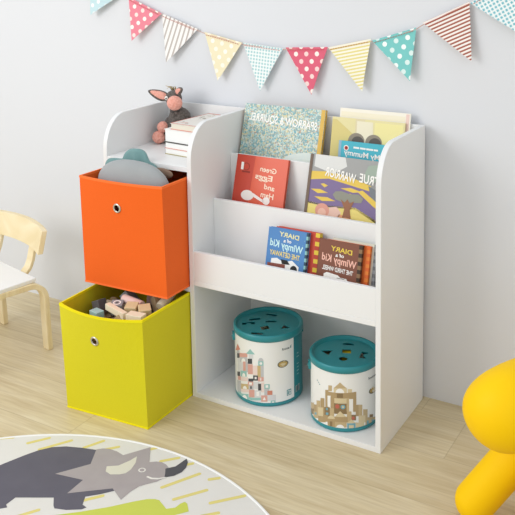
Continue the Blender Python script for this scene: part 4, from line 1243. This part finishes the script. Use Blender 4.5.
for i, (a, b, c, pat, lab) in enumerate(FL):
    A = Vector((a[0], 0.309, a[1])); B = Vector((b[0], 0.309, b[1])); Cc = Vector((c[0], 0.295, c[1]))
    ux = (B-A).normalized()
    nrm = ux.cross(Cc-A).normalized()
    if nrm.y > 0: nrm = -nrm
    dnv = ux.cross(nrm).normalized()
    if dnv.z > 0: dnv = -dnv
    m = uv_pattern('pennant_'+'%s_%s' % (pat[0], pat[1]), *pat)
    mb = MB()
    N = 10
    vs, uv, fs = [], [], []
    # triangular grid, very slightly curled
    for s in (0, 1):
        for p in range(N+1):
            for q in range(N+1-p):
                u = q/N; v = p/N
                P = A + (B-A)*u + (Cc-A)*v
                P = P + nrm*(0.0022*math.sin(PI*u*1.3+i)*(0.3+v)) - nrm*(0.0007*s)
                vs.append(P-bo)
                dd = P-A
                uv.append((dd.dot(ux), -dd.dot(dnv)+0.5))
    def idx(s, p, q):
        return s*((N+1)*(N+2)//2) + p*(N+1)-p*(p-1)//2+q
    for p in range(N):
        for q in range(N-p):
            for s in (0, 1):
                f = (idx(s, p, q), idx(s, p, q+1), idx(s, p+1, q))
                fs.append(f if s == 0 else f[::-1])
                if q < N-p-1:
                    f = (idx(s, p, q+1), idx(s, p+1, q+1), idx(s, p+1, q))
                    fs.append(f if s == 0 else f[::-1])
    for q in range(N): fs.append((idx(0, 0, q+1), idx(0, 0, q), idx(1, 0, q), idx(1, 0, q+1)))
    for p in range(N):
        fs.append((idx(0, p, 0), idx(0, p+1, 0), idx(1, p+1, 0), idx(1, p, 0)))
        fs.append((idx(0, p+1, N-p-1), idx(0, p, N-p), idx(1, p, N-p), idx(1, p+1, N-p-1)))
    mb.add(vs, fs, m)
    mb.uv = uv
    f_ = mb.build('pennant', bu, None, None, 0, False)
    tag(f_, lab)
    sb = MB()
    K = 15
    for k in range(K):
        t0 = 0.05+0.9*k/K; t1 = t0+0.9/K*0.62
        p0 = A+(B-A)*t0+dnv*0.0075+nrm*0.0026-bo; p1 = A+(B-A)*t1+dnv*0.0075+nrm*0.0026-bo
        sb.tube([p0, p1], 0.0009, M_stitch, 6)
    st = sb.build('stitching', bu)
    st.parent = f_
    tag(st, 'red stitching')
    cord += [A+ux*0.004+dnv*0.005, B-ux*0.004+dnv*0.005]
mb = MB()
mb.tube([p-bo-Vector((0, -0.0012, 0)) for p in cord], 0.0011, M_cord, 8)
mb.build('cord', bu)

# ------------------------------------------------------------------ round rug
RC = Vector((-0.468, -0.943))
RR = 0.6875
rug = thing('rug', 'round cream play rug printed with a grey horned dinosaur, front left on the floor', 'rug', (RC.x, RC.y, 0.0003))
M_rug = mat('rug_cream', 'e2e0da', 0.95, spec=0.05, bump=(500, 0.35), vary=(6, 'dbd9d2', 0.3))
mb = MB()
mb.lathe([(0, 0), (RR-0.004, 0), (RR-0.004, 0.0058), (0, 0.0058)], M_rug, 128, None, False)
RD = lambda pts, m, lay: mb.poly([(x-RC.x, y-RC.y, 0.0058+0.00022*lay) for x, y in pts], m)
M_dy = mat('rug_yellow', 'ddd083', 0.95, spec=0.05)
DASH = [(-0.84, -0.413, -0.806, -0.366), (-0.791, -0.419, -0.745, -0.346), (-0.693, -0.356, -0.668, -0.306), (-0.645, -0.645, -0.61, -0.592), (-0.542, -0.516, -0.513, -0.480), (-0.638, -0.335, -0.614, -0.308),
        (-0.478, -0.306, -0.445, -0.271), (-0.422, -0.297, -0.399, -0.273), (-0.409, -0.389, -0.359, -0.299), (-0.356, -0.411, -0.306, -0.343), (-0.538, -0.283, -0.523, -0.264),
        (-0.326, -0.308, -0.306, -0.29), (-0.272, -0.38, -0.214, -0.317), (-0.263, -0.427, -0.234, -0.398), (-0.947, -0.45, -0.893, -0.411)]
for x0, y0, x1, y1 in DASH:
    d = Vector((x1-x0, y1-y0)); nn = Vector((-d.y, d.x)).normalized()*0.0052
    p0, p1 = Vector((x0, y0)), Vector((x1, y1))
    du = d.normalized()*0.003
    RD([p0-nn, p1-nn, p1-nn*.5+du, p1+nn*.5+du, p1+nn, p0+nn, p0+nn*.5-du, p0-nn*.5-du], M_dy, 1)
rd = random.Random(4)
for i in range(70):                       # the rest of the dashes, beyond the frame
    a = rd.uniform(0, 2*PI); q = RR*math.sqrt(rd.uniform(.02, .85))
    x, y = RC.x+q*math.cos(a), RC.y+q*math.sin(a)
    if y > -0.72 : continue
    d = Vector((0.55, 0.83)); nn = Vector((-d.y, d.x))*0.0052
    p0, p1 = Vector((x, y)), Vector((x, y))+d*rd.uniform(.04, .09)
    RD([p0-nn, p1-nn, p1+nn, p0+nn], M_dy, 1)
M_dino = mat('rug_charcoal', '6b6972', 0.95, spec=0.05, vary=(14, '64626b', 0.3))
M_frill = mat('rug_mauve', 'aea7a5', 0.95, spec=0.05, vary=(18, 'a59d9d', 0.3))
M_horn = mat('rug_horn', 'd8d5c4', 0.95, spec=0.05)
M_snout = mat('rug_dark', '5a5a5e', 0.95, spec=0.05)
M_green = mat('rug_green', 'c7cf5e', 0.95, spec=0.05)
RD([(-0.693, -0.633), (-0.682, -0.622), (-0.693, -0.616), (-0.693, -0.587), (-0.612, -0.543), (-0.592, -0.564), (-0.582, -0.571), (-0.554, -0.562), (-0.523, -0.543), (-0.518, -0.532), (-0.533, -0.529),
    (-0.548, -0.504), (-0.523, -0.480), (-0.500, -0.452), (-0.493, -0.441), (-0.545, -0.400), (-0.612, -0.342), (-0.622, -0.339), (-0.655, -0.347), (-0.698, -0.359), (-0.738, -0.374), (-0.768, -0.394), (-0.789, -0.421),
    (-0.804, -0.453), (-0.822, -0.50), (-0.84, -0.55), (-0.87, -0.61), (-0.93, -0.68), (-0.90, -0.69), (-0.84, -0.655), (-0.79, -0.668), (-0.74, -0.664), (-0.715, -0.648)], M_dino, 2)
RD([(-0.658, -0.346), (-0.645, -0.334), (-0.63, -0.328), (-0.605, -0.327), (-0.579, -0.332), (-0.539, -0.27), (-0.5, -0.323), (-0.486, -0.312), (-0.472, -0.308), (-0.457, -0.310), (-0.443, -0.317), (-0.430, -0.331), (-0.424, -0.35),
    (-0.433, -0.376), (-0.447, -0.393), (-0.460, -0.412), (-0.465, -0.438), (-0.465, -0.472), (-0.511, -0.449), (-0.574, -0.499), (-0.595, -0.516), (-0.598, -0.459), (-0.677, -0.474), (-0.627, -0.401)], M_frill, 3)
RD([(-0.584, -0.389), (-0.56, -0.372), (-0.548, -0.341), (-0.544, -0.319), (-0.529, -0.342), (-0.521, -0.370), (-0.523, -0.388), (-0.533, -0.399), (-0.553, -0.410), (-0.572, -0.406)], M_horn, 4)
RD([(-0.447, -0.325), (-0.43, -0.305), (-0.427, -0.281), (-0.425, -0.266), (-0.413, -0.276), (-0.404, -0.295), (-0.402, -0.316), (-0.410, -0.338), (-0.427, -0.354), (-0.436, -0.340)], M_snout, 4)
M_linec = mat('rug_line', 'e6e3dc', 0.95, spec=0.05)
RD([(-0.495+0.0088*math.cos(a)*1.1, -0.358+0.0088*math.sin(a)) for a in [2*PI*i/20 for i in range(20)]], M_linec, 4)
RD([(-0.495+0.006*math.cos(a)*1.1, -0.358+0.006*math.sin(a)) for a in [2*PI*i/20 for i in range(20)]], M_frill, 5)
RD([(-0.468, -0.375), (-0.452, -0.376), (-0.437, -0.369), (-0.423, -0.355), (-0.424, -0.350), (-0.438, -0.3635), (-0.453, -0.370), (-0.467, -0.370)], M_linec, 4)
RD([(-0.72, -0.78), (-0.69, -0.71), (-0.651, -0.669), (-0.60, -0.620), (-0.56, -0.585), (-0.52, -0.551), (-0.474, -0.507), (-0.434, -0.462), (-0.412, -0.440), (-0.396, -0.431), (-0.384, -0.429), (-0.374, -0.434), (-0.35, -0.446), (-0.334, -0.432), (-0.332, -0.415),
    (-0.327, -0.405), (-0.318, -0.407), (-0.298, -0.428), (-0.321, -0.457), (-0.358, -0.495), (-0.428, -0.573), (-0.50, -0.66), (-0.56, -0.76), (-0.63, -0.83), (-0.70, -0.84)], M_green, 2)
mb.build('pile', rug, None, None, 0, False)
mb = MB()
mb.lathe([(RR-0.0065, 0.0), (RR-0.0005, 0.0), (RR, 0.002), (RR, 0.0055), (RR-0.002, 0.0074), (RR-0.0055, 0.0074), (RR-0.0075, 0.0060), (RR-0.0065, 0.0)], mat('rug_binding', 'efeeea', 0.9, spec=0.05), 128)
tag(mb.build('binding', rug), 'white bound edge')

# ------------------------------------------------------------------ child's chair
ch = thing('child_chair', 'birch child\'s chair with white seat and curved wooden backrest, by the left wall', 'chair', (-1.375, -0.079, 0), (0, 0, math.radians(-13)))
mb = MB()
pts = [(-0.139, 0.104), (0.139, 0.104), (0.152, -0.155), (0.140, -0.170), (-0.140, -0.170), (-0.152, -0.155)]
mb.prism(pts[::-1], lambda a, b, t: (a, b, t), 0.2365, 0.2505, mat('white_seat', 'f0efec', 0.4))
mb.build('seat', ch, None, 0.003)
for sx in (-1, 1):
    for sy in (-1, 1):
        y0 = 0.128 if sy > 0 else -0.150
        k = 1 if sy > 0 else -1
        path = [(0, y0+0.004*k, 0.0)]
        path += [(0, y0, 0.10), (0, y0-0.001*k, 0.180)]
        R_ = 0.048
        for i in range(1, 9):
            a = PI/2*i/8
            path.append((0, y0-0.001*k-k*(R_-R_*math.cos(a)), 0.180+R_*math.sin(a)))
        path.append((0, y0-k*0.14, 0.229))
        x = sx*0.146
        xin = sx*0.132
        m_ = len(path)
        P = [(x+(xin-x)*max(0, (i-2))/(m_-3), p[1], p[2]) for i, p in enumerate(path)]
        mb = MB(); mb.strip(P, (1, 0, 0), 0.033, 0.018, M_birch)
        mb.build('leg', ch, None, 0.0025)
# backrest
n = 24
pth = []
for i in range(n+1):
    u = -1+2*i/n
    pth.append((-0.025+0.183*u, 0.158-0.036*u*u, 0.368))
mb = MB()
vs, fs = [], []
for i, p in enumerate(pth):
    d = (Vector(pth[min(i+1, n)])-Vector(pth[max(i-1, 0)])).normalized()
    nn = Vector((-d.y, d.x, 0))
    hh = 0.039-0.002*abs(-1+2*i/n)
    for a, b in ((-1, -1), (1, -1), (1, 1), (-1, 1)):
        vs.append(Vector(p)+nn*(a*0.009)+Vector((0, 0.010*b, b*hh)))
fs = [(0, 1, 2, 3), tuple(n*4+k for k in (3, 2, 1, 0))]
for i in range(n):
    for k in range(4):
        k2 = (k+1) % 4
        fs.append((i*4+k, (i+1)*4+k, (i+1)*4+k2, i*4+k2))
mb.add(vs, fs, M_birch)
mb.build('backrest', ch, None, 0.0022)
for sx in (-1, 1):
    raw = [(0.02, 0.2300), (0.07, 0.2300), (0.095, 0.2315), (0.115, 0.238), (0.132, 0.254), (0.143, 0.278), (0.150, 0.305), (0.158, 0.335), (0.170, 0.385)]
    mb = MB(); mb.strip([((0.042 if sx > 0 else -0.175), y, z) for y, z in raw], (1, 0, 0), 0.034, 0.012, M_birch)
    mb.build('back_support', ch, None, 0.002)

# ------------------------------------------------------------------ yellow dog-shaped stool
pu = thing('toy_stool', 'glossy yellow plastic dog shaped toy stool at the right edge, on the floor', 'stool', (0.41, -0.09, 0))
po = Vector((0.41, -0.09, 0))
M_yel = mat('yellow_plastic', 'fccb00', 0.55, spec=0.18)
ax = Vector((0.54, 0.842, 0)).normalized()
nl = Vector((-ax.y, ax.x, 0))
rear = Vector((0.375, -0.205, 0.338))
def capsule(mb, a, b, ra, rb, seg=36, rn=10, flat=0.0):
    a, b = Vector(a), Vector(b)
    d = (b-a).normalized()
    pts, rs = [], []
    for i in range(rn):
        t = PI/2*(1-i/rn)
        pts.append(a-d*ra*math.sin(t)); rs.append(max(ra*math.cos(t), 0.0004))
    for i in range(9):
        pts.append(a+(b-a)*i/8); rs.append(ra+(rb-ra)*i/8)
    for i in range(1, rn+1):
        t = PI/2*i/rn
        pts.append(b+d*rb*math.sin(t)); rs.append(max(rb*math.cos(t), 0.0004))
    mb.tube(pts, rs, M_yel, seg)
mb = MB()
capsule(mb, rear-po, rear+ax*0.215-po, 0.0915, 0.079)
ud = (nl*0.66+Vector((0, 0, 0.75))-ax*0.25).normalized()
for i_, v_ in enumerate(mb.v):
    d_ = Vector(v_)+po-rear
    s_ = d_.dot(ax)
    k_ = max(0.0, d_.dot(ud)/0.0915)
    wt = max(0.0, min(1.0, 1-s_/0.13))
    mb.v[i_] = tuple(Vector(v_)-ud*(0.0135*wt*k_**3))
mb.build('body', pu)
for s, lat, s2 in ((0.020, 1, 0.160), (0.020, -1, 0.160), (0.255, 1, 0.17), (0.255, -1, 0.17)):
    foot = rear+ax*s+nl*(0.114*lat); foot.z = 0.0465
    top = rear+ax*s2+nl*(-0.010*lat); top.z = 0.315
    mb = MB(); capsule(mb, foot-po, top-po, 0.046, 0.046, 28)
    mb.build('leg', pu)
mb = MB()
hd = rear+ax*0.235; hd.z = 0.43
capsule(mb, hd-po+Vector((0, 0, -0.03)), hd-po+Vector((0.0, 0.0, 0.03)), 0.062, 0.064)
mb.build('head', pu)
for lat in (-1, 1):
    e0 = hd+nl*(0.045*lat)+Vector((0, 0, 0.05))
    mb = MB(); capsule(mb, e0-po, e0+nl*(0.025*lat)+Vector((0, 0, 0.045))-po, 0.024, 0.017, 20)
    mb.build('ear', pu)
